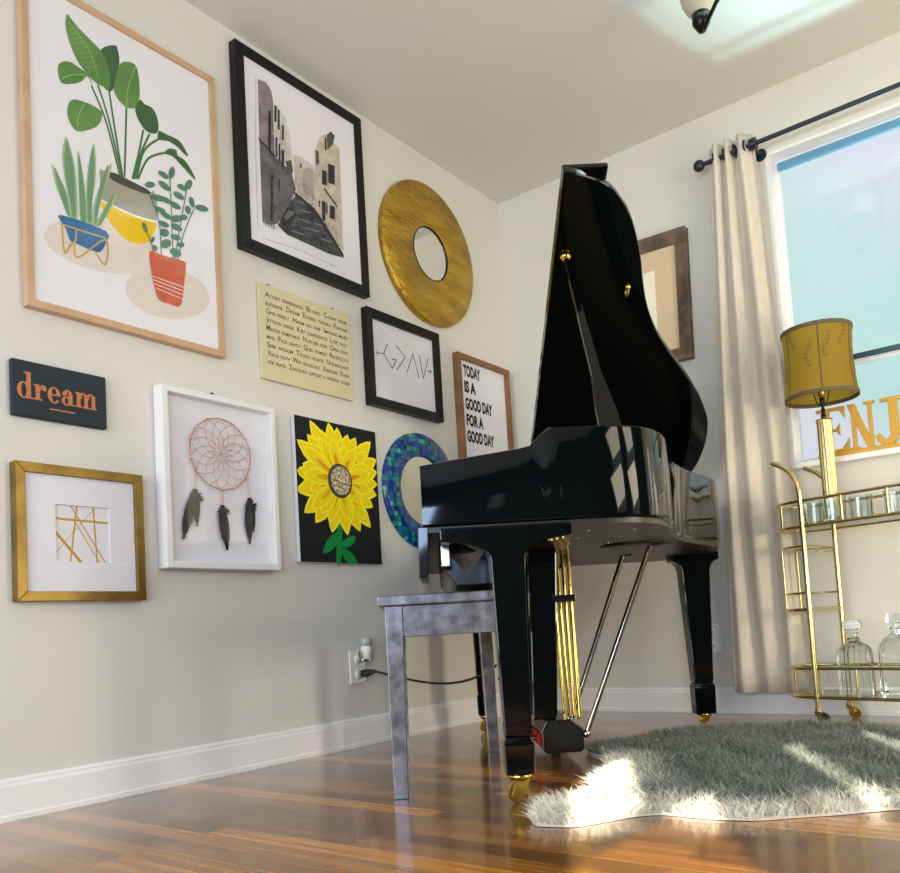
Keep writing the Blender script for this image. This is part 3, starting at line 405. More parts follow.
# legs
def leg(cx, cy, wx, wy, wing, zfoot=.066, tp=.40):
    """square tapered leg with curved shoulder, a boxed foot and a brass caster"""
    pr = [(cy-wing, ZB-.004), (cy-wing, ZB-.034)]
    hw, hb = wy/2, wy*tp; cs = zfoot/.066
    for k in range(1, 9):
        t_ = k/8; pr.append((cy-wing+.012+(wing-.012-hw)*math.sin(t_*PI/2)**1.0, ZB-.038-.044*(1-math.cos(t_*PI/2))))
    pr.append((cy-hw, ZB-.086)); pr += [(cy-hb, .15)]
    pr2 = [(2*cy-y, z) for y, z in pr[::-1]]
    mb = MB(); pts = pr + pr2
    # the side faces narrow towards the foot as well
    def hx(z): return wx/2*(.80+.20*min(1, max(0, (z-.15)/.40)))
    vs = [(cx-hx(z), y, z) for y, z in pts] + [(cx+hx(z), y, z) for y, z in pts]; n0 = len(pts)
    mb.add(vs, [tuple(range(n0))[::-1], tuple(range(n0, 2*n0))] + [(i, (i+1) % n0, n0+(i+1) % n0, n0+i) for i in range(n0)])
    o = mb.build('leg', 'lacquer', piano, bevel=.004)
    fx, fy = wx*.42, wy*(tp+.02)
    mb = MB().taper((cx, cy), (fx, fy), zfoot, (cx, cy), (fx*1.06, fy*1.06), .135).taper((cx, cy), (fx*1.06, fy*1.06), .135, (cx, cy), (fx*.86, fy*.86), .15)
    mb.build('foot_block', 'lacquer', o, bevel=.003)
    mb = MB(); mb.lathe([(0, zfoot), (.027, zfoot), (.027, zfoot-.008*cs), (.022, zfoot-.014*cs), (.013, zfoot-.02*cs), (0, zfoot-.02*cs)], (cx, cy, 0), 20)
    for s_ in (-1, 1):
        mb.prism([(cy-.008, zfoot-.012*cs), (cy+.02, zfoot-.012*cs), (cy+.008, .016*cs), (cy-.012, .012*cs), (cy-.02, .02*cs)], cx+s_*.0145-.003, cx+s_*.0145+.003, axis='x')
    wb = MB().lathe([(0, -.010), (.021, -.010), (.0232, -.006), (.0232, .006), (.021, .010), (0, .010)], seg=24, smooth=False)
    mb.add([(cx+v[2], cy-.006+v[0]*cs, .0235*cs+v[1]*cs) for v in wb.v], wb.f)
    mb.build('caster', 'brass', o)
leg(1.408, .186, .074, .078, .150); leg(.125, .186, .074, .078, .11); leg(.25, .975, .072, .104, .088, .036, .33)
# speaker on the underside
mb = MB().lathe([(0, -.006), (.098, -.006), (.105, -.003), (.105, .002), (0, .002)], (.84, .625, ZB-.013), 40)
mb.build('speaker_grille', 'black', piano)
for k in range(4):
    for s_ in (0, 1): MB().lathe([(0, -.003), (.004, -.002), (.004, .001), (0, .001)], (1.30-.16*k-.03*s_, .40+.12*s_, ZB-.012), 8).build('screw', 'steel', piano)
# pedal lyre
lyre = MB()
for x in (.62, .84): lyre.taper((x, .318), (.022, .036), .118, (x, .342), (.022, .042), ZB-.012)
lo = lyre.build('pedal_lyre', 'lacquer', piano, bevel=.004)
mb = MB(); mb.prism([(.312, .026), (.412, .026), (.42, .036), (.42, .092), (.385, .12), (.315, .12), (.300, .092), (.300, .036)], .56, .905, axis='x')
lb = mb.build('pedal_box', 'lacquer_soft', lo, bevel=.003)
MB().lathe([(0, 0), (.014, 0), (.012, .03), (0, .03)], (.80, .35, 0), 12).build('glide', 'rubber', lo)
for x in (.64, .735, .83):
    MB().tube([(x, .31, .062), (x, .27, .064), (x, .24, .060), (x, .215, .052)], [.007, .008, .011, .009], 10).build('pedal', 'brass', lo)
MB().box((.60, .294, .045), (.87, .301, .078)).build('felt_strip', 'felt', lo)
for k, x in enumerate((.69, .745, .80, .855)): MB().tube([(x-.03, .395+.009*k, ZB-.012), (x, .400+.007*k, .112)], .0055, 8).build('pedal_rod', 'brass', lo)
MB().box((.60, .364, .458), (.88, .428, .478)).build('rod_guide', 'lacquer_soft', lo, bevel=.002)
for a_, b_ in (((.89, .43, .075), (.906, .650, ZB-.025)), ((.60, .43, .075), (.561, .646, ZB-.025))):
    MB().tube([a_, b_, (b_[0], b_[1]+.03, b_[2])], .0078, 10).ball(a_, .012).build('brace', 'steel', lo)
# lid
TH = math.radians(26); LH = (.02, .865)
lpts = [(1.462, .395), (1.452, .44), (1.424, .505), (1.375, .553), (1.31, .594), (1.20, .635), (1.08, .668), (.99, .70), (.90, .745), (.80, .812), (.70, .885), (.60, .948), (.50, .998), (.42, 1.022), (.32, 1.034), (.20, 1.03), (.09, .995), (.03, .94), (.0, .86)]
sp = smooth_path([(a_, b_, 0) for a_, b_ in lpts], 5)
lp = [(0, .395)] + [(p.x, p.y) for p in sp]
lid = bpy.data.objects.new('lid_pivot', None)
def lidp(s_, y, h_): return (LH[0]+s_*math.cos(TH)-h_*math.sin(TH), y, LH[1]+s_*math.sin(TH)+h_*math.cos(TH))
bpy.data.objects.remove(lid)
nn = len(lp)
mb = MB().add([lidp(s_, y, 0) for s_, y in lp] + [lidp(s_, y, .024) for s_, y in lp], [tuple(range(nn))[::-1], tuple(range(nn, 2*nn))])
o0 = 0
for i in range(nn):
    j = (i+1) % nn; mb.f.append([i, j, nn+j, nn+i]); mb.m.append(0); mb.sm.append(False)
lo_ = mb.build('lid', 'lacquer', piano, bevel=.005, segs=3)
fl = [(.015, .396), (1.455, .396), (1.455, .512), (.015, .512)]
mb = MB().add([lidp(s_, y, .025) for s_, y in fl] + [lidp(s_, y, .042) for s_, y in fl], [tuple(range(4))[::-1], tuple(range(4, 8))] + [(i, (i+1) % 4, 4+(i+1) % 4, 4+i) for i in range(4)])
mb.build('folded_flap', 'lacquer', lo_, bevel=.004)
def plate_on_lid(nm, s_, y, parts):
    mb = MB()
    for f_ in parts: f_(mb)
    mb.build(nm, 'brass', lo_)
c_ = Vector(lidp(1.209, .426, -.004)); MB().ball(c_, .016, sc=(1, 1, .6)).ball(c_+Vector((0, 0, -.004)), .011).build('prop_cup', 'brass', lo_)
c_ = Vector(lidp(1.083, .618, 0)); mb = MB(); ex = Vector((math.cos(TH), 0, math.sin(TH))); nz_ = Vector((math.sin(TH), 0, -math.cos(TH)))
for k in range(2): mb.ball(c_+ex*(.010-.02*k)+nz_*.003, .008)
mb.tube([c_-ex*.022+nz_*.004, c_+nz_*.012, c_+ex*.012+nz_*.004], .0045, 8); mb.build('latch', 'brass', lo_)
for y in (.47, .80): MB().tube([(.012, y-.04, .853), (.012, y+.04, .853)], .009, 10).build('hinge', 'brass', piano)
for y in (.42,): MB().box((.0, y-.02, .838), (.03, .96, .862)).build('hinge_rail', 'lacquer', piano)
# prop stick: a flat stick that widens towards its foot
pa, pb = Vector((1.392, .462, .79)), Vector(lidp(1.209, .426, -.012)); d_ = pb-pa
mb = MB(); st = [(0, .027, .010), (.10, .027, .010), (.20, .024, .010), (.36, .0125, .009), (.7, .0085, .008), (1, .0065, .007)]
vs = []
for t_, wv, tv in st:
    c_ = pa+d_*t_; vs += [c_+Vector((sx_*tv, sy_*wv, 0)) for sx_, sy_ in ((-1,-1),(1,-1),(1,1),(-1,1))]
fs = [(i*4+k, i*4+(k+1) % 4, (i+1)*4+(k+1) % 4, (i+1)*4+k) for i in range(len(st)-1) for k in range(4)] + [(0,1,2,3), tuple(range(4*len(st)-4, 4*len(st)))]
mb.add(vs, fs).build('lid_prop', 'lacquer', piano, bevel=.002)

# ------------------------------------------------------------------ bench
u3 = Vector((math.cos(math.radians(38.5)), math.sin(math.radians(38.5)), 0)); b3 = Vector((u3.y, -u3.x, 0))
def pl(x, y, z=0): return Vector((.0370, -.7384, 0)) + b3*x + u3*y + Vector((0, 0, z))
bench = thing('piano_bench', 'dark pewter-grey wooden piano bench pulled up in front of the keyboard', 'bench', pl(.945, .043), PR + math.radians(1.8))
BX, BY = .342, .160
MB().box((-BX-.016, -BY-.016, .462), (BX+.016, BY+.016, .487)).build('seat', 'bench', bench, bevel=.003)
mb = MB()
for a_, b_ in (((-BX+.02, -BY+.006, .385), (BX-.02, -BY+.024, .462)), ((-BX+.02, BY-.024, .385), (BX-.02, BY-.006, .462)), ((-BX+.006, -BY+.02, .385), (-BX+.024, BY-.02, .462)), ((BX-.024, -BY+.02, .385), (BX-.006, BY-.02, .462))): mb.box(a_, b_)
mb.build('apron', 'bench', bench, bevel=.002)
for sx_ in (-1, 1):
    for sy_ in (-1, 1): MB().taper((sx_*(BX-.017), sy_*(BY-.017)), (.017, .017), 0, (sx_*(BX-.022), sy_*(BY-.022)), (.022, .022), .462).build('leg', 'bench', bench, bevel=.002)
# ------------------------------------------------------------------ pictures on the left wall
def framed(name, label, cat, y, z, w, h, fwid, d, fm_, paper='paper', glass=True, lip=0, recess=None, tilt=0, depth0=.004, wall='left'):
    o = thing(name, label, cat)
    (hang_left if wall == 'left' else hang_back)(o, y, z, tilt)
    frame_mesh(w, h, fwid, d, lip).build('frame', fm_, o, bevel=.0015)
    rz = recess if recess is not None else d-.008
    MB().box((-w/2+fwid*.5, -h/2+fwid*.5, .0), (w/2-fwid*.5, h/2-fwid*.5, rz)).build('backing_sheet', paper, o)
    if glass: MB().poly([(-w/2+fwid*.8, -h/2+fwid*.8), (w/2-fwid*.8, -h/2+fwid*.8), (w/2-fwid*.8, h/2-fwid*.8), (-w/2+fwid*.8, h/2-fwid*.8)], d-.004).build('glass', 'glass', o)
    return o, rz
def sm2(p, n_=3, closed=True): return [(q.x, q.y) for q in smooth_path([(a_, b_, 0) for a_, b_ in p], n_, closed)]
A = ART
def fit(mb, old, new, zp, zref=.01):
    # moves traced artwork from the plane it was measured in to the sheet it is printed on
    dy = old[0]-new[0]-(zp-zref)*(new[0]+3.317)/2.1; dz = old[1]-new[1]-(zp-zref)*(new[1]-.4)/2.1
    mb.v = [(v[0]+dy, v[1]+dz, v[2]) for v in mb.v]; return mb
# potted plants
o, z = framed('botanical_print', 'large potted plants print in a thin pale oak frame', 'picture', -1.994, 1.751, .616, .922, .020, .026, 'oak')
names = ['blob', 'stem', 'darkleaf', 'leaf', 'vein', 'soil', 'greypot', 'yellow', 'white', 'snakeedge', 'snake', 'bluepot', 'stand', 'zleaf', 'terra']
ix = {k: i for i, k in enumerate(names)}; mb = MB(); q = z
def lay(key, mi, dz, smooth=True, scale=1):
    for p in A[key]:
        pts = sm2(p) if smooth else p
        if scale != 1:
            cx = sum(t[0] for t in pts)/len(pts); cy = sum(t[1] for t in pts)/len(pts); pts = [(cx+(a_-cx)*scale, cy+(b_-cy)*scale) for a_, b_ in pts]
        mb.poly(pts, z+dz*.00012, ix[mi])
def laylines(key, mi, dz, w):
    for p in A[key]: mb.line(sm2(p, 5, False), w, z+dz*.00012, ix[mi])
lay('shadow', 'blob', 1); lay('greypot', 'greypot', 2); lay('soil', 'soil', 3); lay('yellow', 'yellow', 3); laylines('potline', 'white', 4, .006)
laylines('stem', 'stem', 5, .006); lay('darkleaf', 'darkleaf', 6); lay('leaf', 'leaf', 7); laylines('vein', 'vein', 8, .0025)
for p in A['leaf'][:1]:
    for k in range(9):
        t_ = .12+.085*k; base = (A['vein'][0][0][0]+(A['vein'][0][-1][0]-A['vein'][0][0][0])*t_, A['vein'][0][0][1]+(A['vein'][0][-1][1]-A['vein'][0][0][1])*t_)
        mb.line([base, (base[0]-.02, base[1]-.012)], .0012, z+8*.00012, ix['vein']); mb.line([base, (base[0]+.018, base[1]+.014)], .0012, z+8*.00012, ix['vein'])
lay('snake', 'snakeedge', 9); 
for p in A['snake']:
    pts = sm2(p); cx = sum(t[0] for t in pts)/len(pts)
    cy = sum(t[1] for t in pts)/len(pts); mb.poly([(cx+(a_-cx)*.72+(0), cy+(b_-cy)*.92) for a_, b_ in pts], z+10*.00012, ix['snake'])
lay('bluepot', 'bluepot', 11); laylines('stand', 'stand', 12, .004)
laylines('zstem', 'stem', 13, .003); lay('zleaf', 'zleaf', 14); lay('terra', 'terra', 15); laylines('terraline', 'white', 16, .0022)
fit(mb, (-1.996, 1.75), (-1.994, 1.753), z).build('artwork', names, o, fix=False)
# canal print
o, z = framed('canal_print', 'black and white canal print in a wide black frame', 'picture', -1.301, 2.036, .602, .712, .036, .032, 'blackframe')
names = ['v_pink', 'v_cream', 'v_grey', 'v_far', 'v_far2', 'v_tan', 'v_leaf', 'v_water', 'v_boat', 'v_boatl', 'v_streak', 'v_win', 'greyink']
mb = MB()
for i, k in enumerate(names[:-1]):
    for p in A[k]: mb.poly(p, z+.00012*(1+i), i)
for p in A['v_edge']: mb.line(p, .0015, z+.0001, 12)
rr = random.Random(3)
for x0_, x1_, y0_, y1_, cnt, up_ in ((-.165, -.09, -.22, .10, 90, 1), (-.12, -.07, -.02, .16, 50, 1), (.075, .165, -.20, .10, 90, 1), (-.045, .05, -.08, .0, 50, 1), (-.07, .10, -.235, -.12, 90, 0)):
    for k in range(cnt):
        x = rr.uniform(x0_, x1_); yy = rr.uniform(y0_, y1_); l_ = rr.uniform(.006, .022)
        mb.line([(x, yy), (x+rr.uniform(-.003, .003), yy-l_)] if up_ else [(x, yy), (x+l_, yy-.2*l_)], .0011, z+.0017, rr.choice([11, 11, 12, 10]))
for wx_, wy_ in ((-.112, .10), (-.098, .09), (-.085, .07), (-.11, .02), (-.095, .005), (.10, .03), (.125, .045), (.105, -.09), (.14, -.10), (.03, -.03), (.0, -.02)):
    mb.line([(wx_-.008, wy_), (wx_+.008, wy_-.002)], .0022, z+.0018, 12)
for k in range(4): mb.line([(-.185+.012*k, -.222), (-.183+.012*k, -.236)], .004, z+.0017, 12)
fit(mb, (-1.299, 2.035), (-1.299, 2.036), z).build('artwork', names, o, fix=False)
# hammered gold ring mirror
M['hammered'] = mat('hammered_gold', (168, 132, 42), .36, .85, var=(206, 168, 66), vscale=5, vstretch=(1, 3.5, 1), bump=.9, bscale=26, bstretch=(1, 2.2, 1))
o = thing('round_mirror', 'round mirror in a wide hammered gold ring', 'mirror'); hang_left(o, -.592, 1.988)
mb = MB().lathe([(.112, .004), (.112, .020), (.118, .025), (.30, .025), (.306, .020), (.306, .0), (.112, 0)], seg=72); mb.build('ring', 'hammered', o)
MB().lathe([(0, .020), (.114, .020), (.114, .001), (0, .001)], seg=48, smooth=False).build('mirror_glass', 'mirror', o)
MB().lathe([(.111, .004), (.111, .024), (.113, .0258), (.1145, .0258), (.114, .004)], seg=64).build('inner_rim', 'bronze', o)
# alphabet sign
o = thing('word_sign', 'small parchment coloured sign covered in lines of black lettering', 'sign'); hang_left(o, -1.315, 1.425)
MB().box((-.2145, -.164, 0), (.2145, .164, .012)).build('board', 'parch', o, bevel=.0015)
rows = ['Accept differences  Be kind  Count your', 'blessings  Dream  Express thanks  Forgive', 'Give freely  Harm no one  Imagine more', 'Jettison anger  Keep confidences  Love truly',
        'Master something  Nurture hope  Open your', 'mind  Pack lightly  Quell rumors  Reciprocate', 'Seek wisdom  Touch hearts  Understand', 'Value truth  Win graciously  Xeriscape  Yearn', 'for peace  Zealously support a worthy cause']
mb = MB()
for k, t_ in enumerate(rows):
    text_mesh(mb, t_, -.188,   .120-.0288*k, .0200, .0125, 0, .385, .006, True)
mb.build('lettering', 'parchink', o, fix=False)
def nail(y, z, label):
    o = tag(MB().lathe([(0, .012), (.005, .011), (.006, .008), (.002, .006), (.002, 0)], seg=10).build('nail', 'black'), label, 'nail', 'nails in the picture wall'); hang_left(o, y, z)
nail(-1.487, 1.588, 'small black nail above the left end of the parchment lettering sign')
nail(-1.185, 1.588, 'small black nail above the right end of the parchment lettering sign')
nail(-1.73, 1.168, 'small black nail above the white shadow box with the dreamcatcher')
# symbols print
o, z = framed('symbol_print', 'black framed print of thin line symbols, two arrow heads and a greater sign', 'picture', -.800, 1.452, .446, .380, .036, .03, 'blackframe', lip=.026, recess=.016)
mb = MB()
for i, p in enumerate(A['god']): mb.line(p, .0042 if i < 4 else .0026, z+.0003)
mb.ring((.178, .024), (.006, .006), (.0001, .0001), z+.0003); fit(mb, (-.804, 1.45), (-.80, 1.452), z).build('artwork', 'ink', o, fix=False)
# letter board
o, z = framed('letter_board', 'square walnut framed white board with black capital letters', 'letter board', -.250, 1.3435, .405, .508, .024, .03, 'walnut', glass=False, recess=.012)
mb = MB()
for t_, x, y, w in (('TODAY', -.136, .130, .128), ('IS A', -.136, .058, .086), ('GOOD DAY', -.135, -.018, .207), ('FOR A', -.134, -.091, .128), ('GOOD DAY', -.135, -.164, .206)):
    text_mesh(mb, t_, x, y, .050, z+.0006, 0, w, .05)
fit(mb, (-.255, 1.378), (-.25, 1.3435), z).build('lettering', 'ink', o, fix=False)
# dream plaque
o = thing('word_plaque', 'small dark slate plaque with the copper word dream', 'sign'); hang_left(o, -2.215, 1.072)
MB().box((-.127, -.073, 0), (.127, .073, .018)).build('board', 'slate', o, bevel=.004)
g = MB(); Z0 = .0186; K = .0345; KY = .041
def gx(pts): return [(gx.x+a_*K, -.019+b_*KY+gx.s*(gx.x+a_*K+.106)) for a_, b_ in pts]
gx.s = 0.0
def R_(a_, b_, c_, d_): g.poly(gx([(a_, b_), (c_, b_), (c_, d_), (a_, d_)]), Z0)
def O_(cx, cy, rx, ry, ix_, iy, a0=0, a1=2*PI): g.ring((gx.x+cx*K, -.019+cy*KY), (rx*K, ry*KY), (ix_*K, iy*KY), Z0, 0, a0, a1, 28)
gx.x = -.106; O_(.5, .5, .5, .53, .19, .45); R_(.70, 0, 1.02, 1.68); R_(.50, 1.58, 1.02, 1.68); R_(.7, 0, 1.2, .1)
gx.x += 1.22*K; R_(.14, 0, .46, 1); R_(0, 0, .64, .1); R_(0, .9, .46, 1); O_(.78, .82, .19, .18, .001, .001); O_(.72, .62, .30, .40, .2, .33, PI*.4, PI)
gx.x += 1.04*K; O_(.5, .5, .5, .53, .19, .45, 0, PI*1.78); R_(.2, .47, .96, .56)
gx.x += 1.07*K; R_(.54, .02, .86, .72); O_(.5, .66, .36, .37, .06, .3, 0, PI); O_(.38, .27, .38, .30, .13, .22); R_(.8, 0, 1.04, .1); O_(.2, .74, .15, .14, .001, .001)
gx.x += 1.08*K
for a_ in (.12, .72, 1.32): R_(a_, 0, a_+.3, .9); R_(a_-.12, 0, a_+.42, .1)
R_(0, .9, .42, 1)
for a_ in (.12, .72): O_(a_+.52, .62, .38, .40, .1, .32, 0, PI)
R_ and g.line([(-.023, -.037), (.043, -.037)], .0035, Z0)
fit(g, (-2.22, 1.068), (-2.215, 1.072), .0186).build('lettering', 'copper', o, fix=False)
# gold framed abstract
o, z = framed('abstract_print', 'brushed gold square frame with gold strokes in a white mat', 'picture', -2.169, .704, .352, .352, .025, .03, 'goldframe', paper='paper', recess=.012)
mb = MB(); gw, gh = .156, .15
for a_, b_ in (((-.157, -.152), (.157, -.074)), ((-.157, .076), (.157, .152)), ((-.157, -.074), (-.071, .076)), ((.079, -.074), (.157, .076))): mb.box((*a_, .0125), (*b_, .019))
mb.build('mat_board', 'matboard', o)
mb = MB(); ws = [.0055, .007, .003, .004, .004, .0016, .0022]
for p, w in zip(A['glines'], ws):
    cl = [(min(max(a_, -.071), .079), min(max(b_, -.074), .076)) for a_, b_ in p]; mb.line(cl, w, .0125)
fit(mb, (-2.17, .704), (-2.168, .704), .0125).build('artwork', 'goldline', o, fix=False)
# dreamcatcher box
o, z = framed('shadow_box', 'white shadow box frame with a rose dreamcatcher and dark feathers', 'picture', -1.722, .887, .420, .535, .019, .045, 'whiteframe', paper='matboard', recess=.012)
cx, cy, rx, ry = .006, .092, .115, .113
hoop = [(cx+rx*math.cos(2*PI*k/14+.2), cy+ry*math.sin(2*PI*k/14+.2), .022) for k in range(14)]
dc = MB().tube(hoop, .0022, 6, closed=True, smooth=False).build('dreamcatcher', 'rose', o)
mb = MB(); prev = hoop
for r_ in (.80, .60, .38, .18):
    n2 = len(prev); off = PI/14 if r_ in (.80, .38) else 0
    cur = [(cx+rx*r_*math.cos(2*PI*k/14+.2+off), cy+ry*r_*math.sin(2*PI*k/14+.2+off), .022) for k in range(14)]
    if r_ in (.60, .18) or r_ == .38: pass
    for k in range(14):
        j = k if off else (k-1) % 14
        for a_ in (prev[k], prev[(k+1) % 14] if off else prev[(k-1) % 14]): mb.tube([a_, cur[k]], .0010, 4)
    prev = cur
for k in range(0, 14, 2): mb.tube([prev[k], (cx, cy, .022)], .001, 4)
mb.build('web', 'rose', dc)
for k, p in enumerate(hoop):
    if k % 2: MB().ball(p, .0038, seg=8).build('bead', 'white', dc)
for (a_, b_, c_) in A['dcf']:
    mb = MB().tube([(a_[0]-.004, a_[1], .02), (b_[0]-.003, b_[1], .02)], .001, 4, 1).tube([(a_[0]+.004, a_[1], .02), (b_[0]+.003, b_[1], .02)], .001, 4, 1)
    L_ = b_[1]-c_[1]; dx = c_[0]-b_[0]
    for sd, wd, ln in ((0, .017, 1.0), (.35 if dx < .01 else -.35, .012, .74)):
        st = []
        for k in range(13):
            t_ = k/12; w = wd*(.45+.75*math.sin(min(1, t_*1.15)*PI)**.8)*(1 if t_ < .9 else .6); jag = .002*(rr.random()-.5)
            st.append((b_[0]+dx*t_*ln*(1 if sd == 0 else .3)+sd*.03*t_, b_[1]-L_*ln*t_, w*(1-.0*t_)+jag))
        fr = [(x-w, y, .021+.003*(sd != 0)) for x, y, w in st] + [(x+w*.8, y, .021+.003*(sd != 0)) for x, y, w in st[::-1]]
        mb.prism([(p[0], p[1]) for p in fr], .0205+.003*(sd != 0), .0215+.003*(sd != 0), 0)
    for k in range(26):                                   # downy top
        a0 = rr.uniform(0, 2*PI); mb.tube([(b_[0], b_[1]-.018-.012*rr.random(), .022), (b_[0]+.024*math.cos(a0), b_[1]-.026+.022*math.sin(a0), .022+.006*rr.random())], [.004, .0008], 4)
    mb.build('feather', ['feather', 'rose'], dc)
# sunflower canvas
o = thing('sunflower_canvas', 'black canvas painted with one big yellow sunflower', 'painting'); hang_left(o, -1.203, .905)
MB().box((-.203, -.2525, 0), (.203, .2525, .0195)).build('stretched_canvas', 'matboard', o, bevel=.002)
MB().box((-.2025, -.252, .0194), (.2025, .252, .020)).build('canvas', 'canvas', o)
names = ['petalb', 'petal', 'petale', 'petalo', 'green']; mb = MB(); z = .0203
M['seed'] = mat('seed_disc', (96, 62, 24), .7, var=(235, 225, 190), vscale=110)
c0 = (.010, .046)
for p in A['sstem']: mb.poly(sm2(p, 2), z, 4)
def petal(tip, w, dz, m1, m2, sc=1):
    tx, ty = tip[0]-c0[0], tip[1]-c0[1]; L_ = math.hypot(tx, ty)*sc; a_ = math.atan2(ty, tx); ca, sa = math.cos(a_), math.sin(a_)
    def P_(l_, q_): return (max(-.191, min(.211, c0[0]+l_*ca-q_*sa)), max(-.253, min(.253, c0[1]+l_*sa+q_*ca)))
    sh = [(0, -.25), (.35, -.75), (.58, -1), (.78, -.8), (.92, -.38), (1, 0), (.92, .38), (.78, .8), (.58, 1), (.35, .75), (0, .25)]
    mb.poly([P_(l_*L_, q_*w) for l_, q_ in sh], z+dz, m1)
    mb.poly([P_(.04*L_+l_*L_*.9, q_*w*.78) for l_, q_ in sh], z+dz+.00008, m2)
    mb.poly([P_(.15*L_+l_*L_*.5, q_*w*.3) for l_, q_ in sh], z+dz+.00016, 3 if rr.random() < .45 else 0)
tips = A['tips']
for i, t_ in enumerate(tips): petal(t_, .035, .0002+.00001*i, 2, 1)
for i, t_ in enumerate(tips): petal((t_[0]*.84+.02*rr.uniform(-1, 1), .84*t_[1]+.006+.014*rr.uniform(-1, 1)), .030, .0007+.0003*(i % 3), 2, 1, .93)
fit(mb, (-1.203, .905), (-1.203, .905), .020).build('flower', names, o, fix=False)
mb = MB().lathe([(.060, 0), (.058, .003), (.048, .0045)], seg=32); mb.v = [(v[0]+c0[0]-.010, v[1]*1.04+c0[1]-.0024, v[2]+.0225) for v in mb.v]
mb.build('seed_edge', 'soil', o)
mb = MB().lathe([(.05, .0043), (.03, .006), (0, .0065)], seg=32); mb.v = [(v[0]+c0[0]-.010, v[1]*1.04+c0[1]-.0024, v[2]+.0225) for v in mb.v]
mb.build('seed_head', 'seed', o)
# mosaic mirror
mm_ = bpy.data.materials.new('mosaic_tiles'); mm_.use_nodes = True; n = mm_.node_tree.nodes; l = mm_.node_tree.links; b = n['Principled BSDF']
t = n.new('ShaderNodeTexCoord'); mp = n.new('ShaderNodeMapping'); mp.inputs['Scale'].default_value = (52, 52, 52); l.new(t.outputs['Object'], mp.inputs[0])
vf = n.new('ShaderNodeVectorMath'); vf.operation = 'FLOOR'; l.new(mp.outputs[0], vf.inputs[0])
wn = n.new('ShaderNodeTexWhiteNoise'); wn.noise_dimensions = '2D'; l.new(vf.outputs[0], wn.inputs['Vector'])
rp = n.new('ShaderNodeValToRGB'); rp.color_ramp.interpolation = 'CONSTANT'; l.new(wn.outputs['Value'], rp.inputs[0])
cs = [(0, (14, 48, 138)), (.25, (10, 96, 120)), (.45, (18, 66, 160)), (.6, (28, 138, 120)), (.75, (12, 110, 142)), (.88, (10, 36, 98)), (.96, (60, 176, 158))]
rp.color_ramp.elements[0].color = lin(cs[0][1]); rp.color_ramp.elements[1].position = cs[-1][0]; rp.color_ramp.elements[1].color = lin(cs[-1][1])
for p_, c_ in cs[1:-1]: e = rp.color_ramp.elements.new(p_); e.color = lin(c_)
fr = n.new('ShaderNodeVectorMath'); fr.operation = 'FRACTION'; l.new(mp.outputs[0], fr.inputs[0]); sx = n.new('ShaderNodeSeparateXYZ'); l.new(fr.outputs[0], sx.inputs[0])
def edge(sk):
    a_ = n.new('ShaderNodeMath'); a_.operation = 'SUBTRACT'; l.new(sk, a_.inputs[0]); a_.inputs[1].default_value = .5
    c_ = n.new('ShaderNodeMath'); c_.operation = 'ABSOLUTE'; l.new(a_.outputs[0], c_.inputs[0]); return c_
ea, eb = edge(sx.outputs['X']), edge(sx.outputs['Y']); mxm = n.new('ShaderNodeMath'); mxm.operation = 'MAXIMUM'; l.new(ea.outputs[0], mxm.inputs[0]); l.new(eb.outputs[0], mxm.inputs[1])
gt = n.new('ShaderNodeMath'); gt.operation = 'GREATER_THAN'; l.new(mxm.outputs[0], gt.inputs[0]); gt.inputs[1].default_value = .45
mx = n.new('ShaderNodeMix'); mx.data_type = 'RGBA'; l.new(gt.outputs[0], mx.inputs[0]); l.new(rp.outputs[0], mx.inputs[6]); mx.inputs[7].default_value = lin((16, 46, 66)); l.new(mx.outputs[2], b.inputs['Base Color'])
b.inputs['Roughness'].default_value = .12; M['mosaic'] = mm_
o = thing('mosaic_mirror', 'round mirror framed in blue and green mosaic tiles', 'mirror'); hang_left(o, -.72, .96)
MB().lathe([(.138, .002), (.140, .014), (.148, .018), (.225, .018), (.236, .012), (.237, 0)], seg=64).build('tile_ring', 'mosaic', o)
MB().lathe([(0, .011), (.141, .011), (.141, .001), (0, .001)], seg=48, smooth=False).build('mirror_glass', 'mirror', o)
# weathered picture on the back wall
o, z = framed('weathered_picture', 'wide weathered brown frame on the back wall behind the piano lid', 'picture', .680, 1.728, .47, .55, .054, .04, 'weathered', paper='beige', lip=.022, recess=.012, tilt=math.radians(-1.5), wall='back')
MB().box((-.085, -.135, .0122), (.085, .135, .0135)).build('artwork', 'innerprint', o)

# ------------------------------------------------------------------ outlets, plug, cord
def outlet(label, at, left):
    o = thing('wall_outlet', label, 'outlet', group=None)
    (hang_left if left else hang_back)(o, *at)
    MB().box((-.04, -.058, 0), (.04, .058, .006)).build('cover_plate', 'outlet', o, bevel=.0025)
    for yy in (-.027, .027):
        f_ = MB().lathe([(.017, .004), (.017, .0075), (0, .0075)], (0, yy, 0), 20).build('socket', 'outlet', o)
        for xx in (-.006, .006): MB().box((xx-.001, yy-.004, .0074), (xx+.001, yy+.004, .0078)).build('slot', 'black', f_)
outlet('white double outlet on the left wall beside the bench', (-1.142, .281), True)
outlet('white outlet plate on the back wall behind the piano tail leg', (.886, .298), False)
o = thing('plug_in_freshener', 'small white plug-in air freshener in the outlet on the left wall', 'air freshener'); hang_left(o, -1.12, .318)
MB().box((-.022, -.020, .0085), (.022, .022, .034)).build('plug_body', 'crystal', o, bevel=.006)
MB().lathe([(0, -.01), (.020, -.01), (.021, .03), (.017, .04), (0, .04)], seg=20).build('bottle', 'outlet', o, loc=(0, 0, .03)).rotation_euler = (-PI/2, 0, 0)
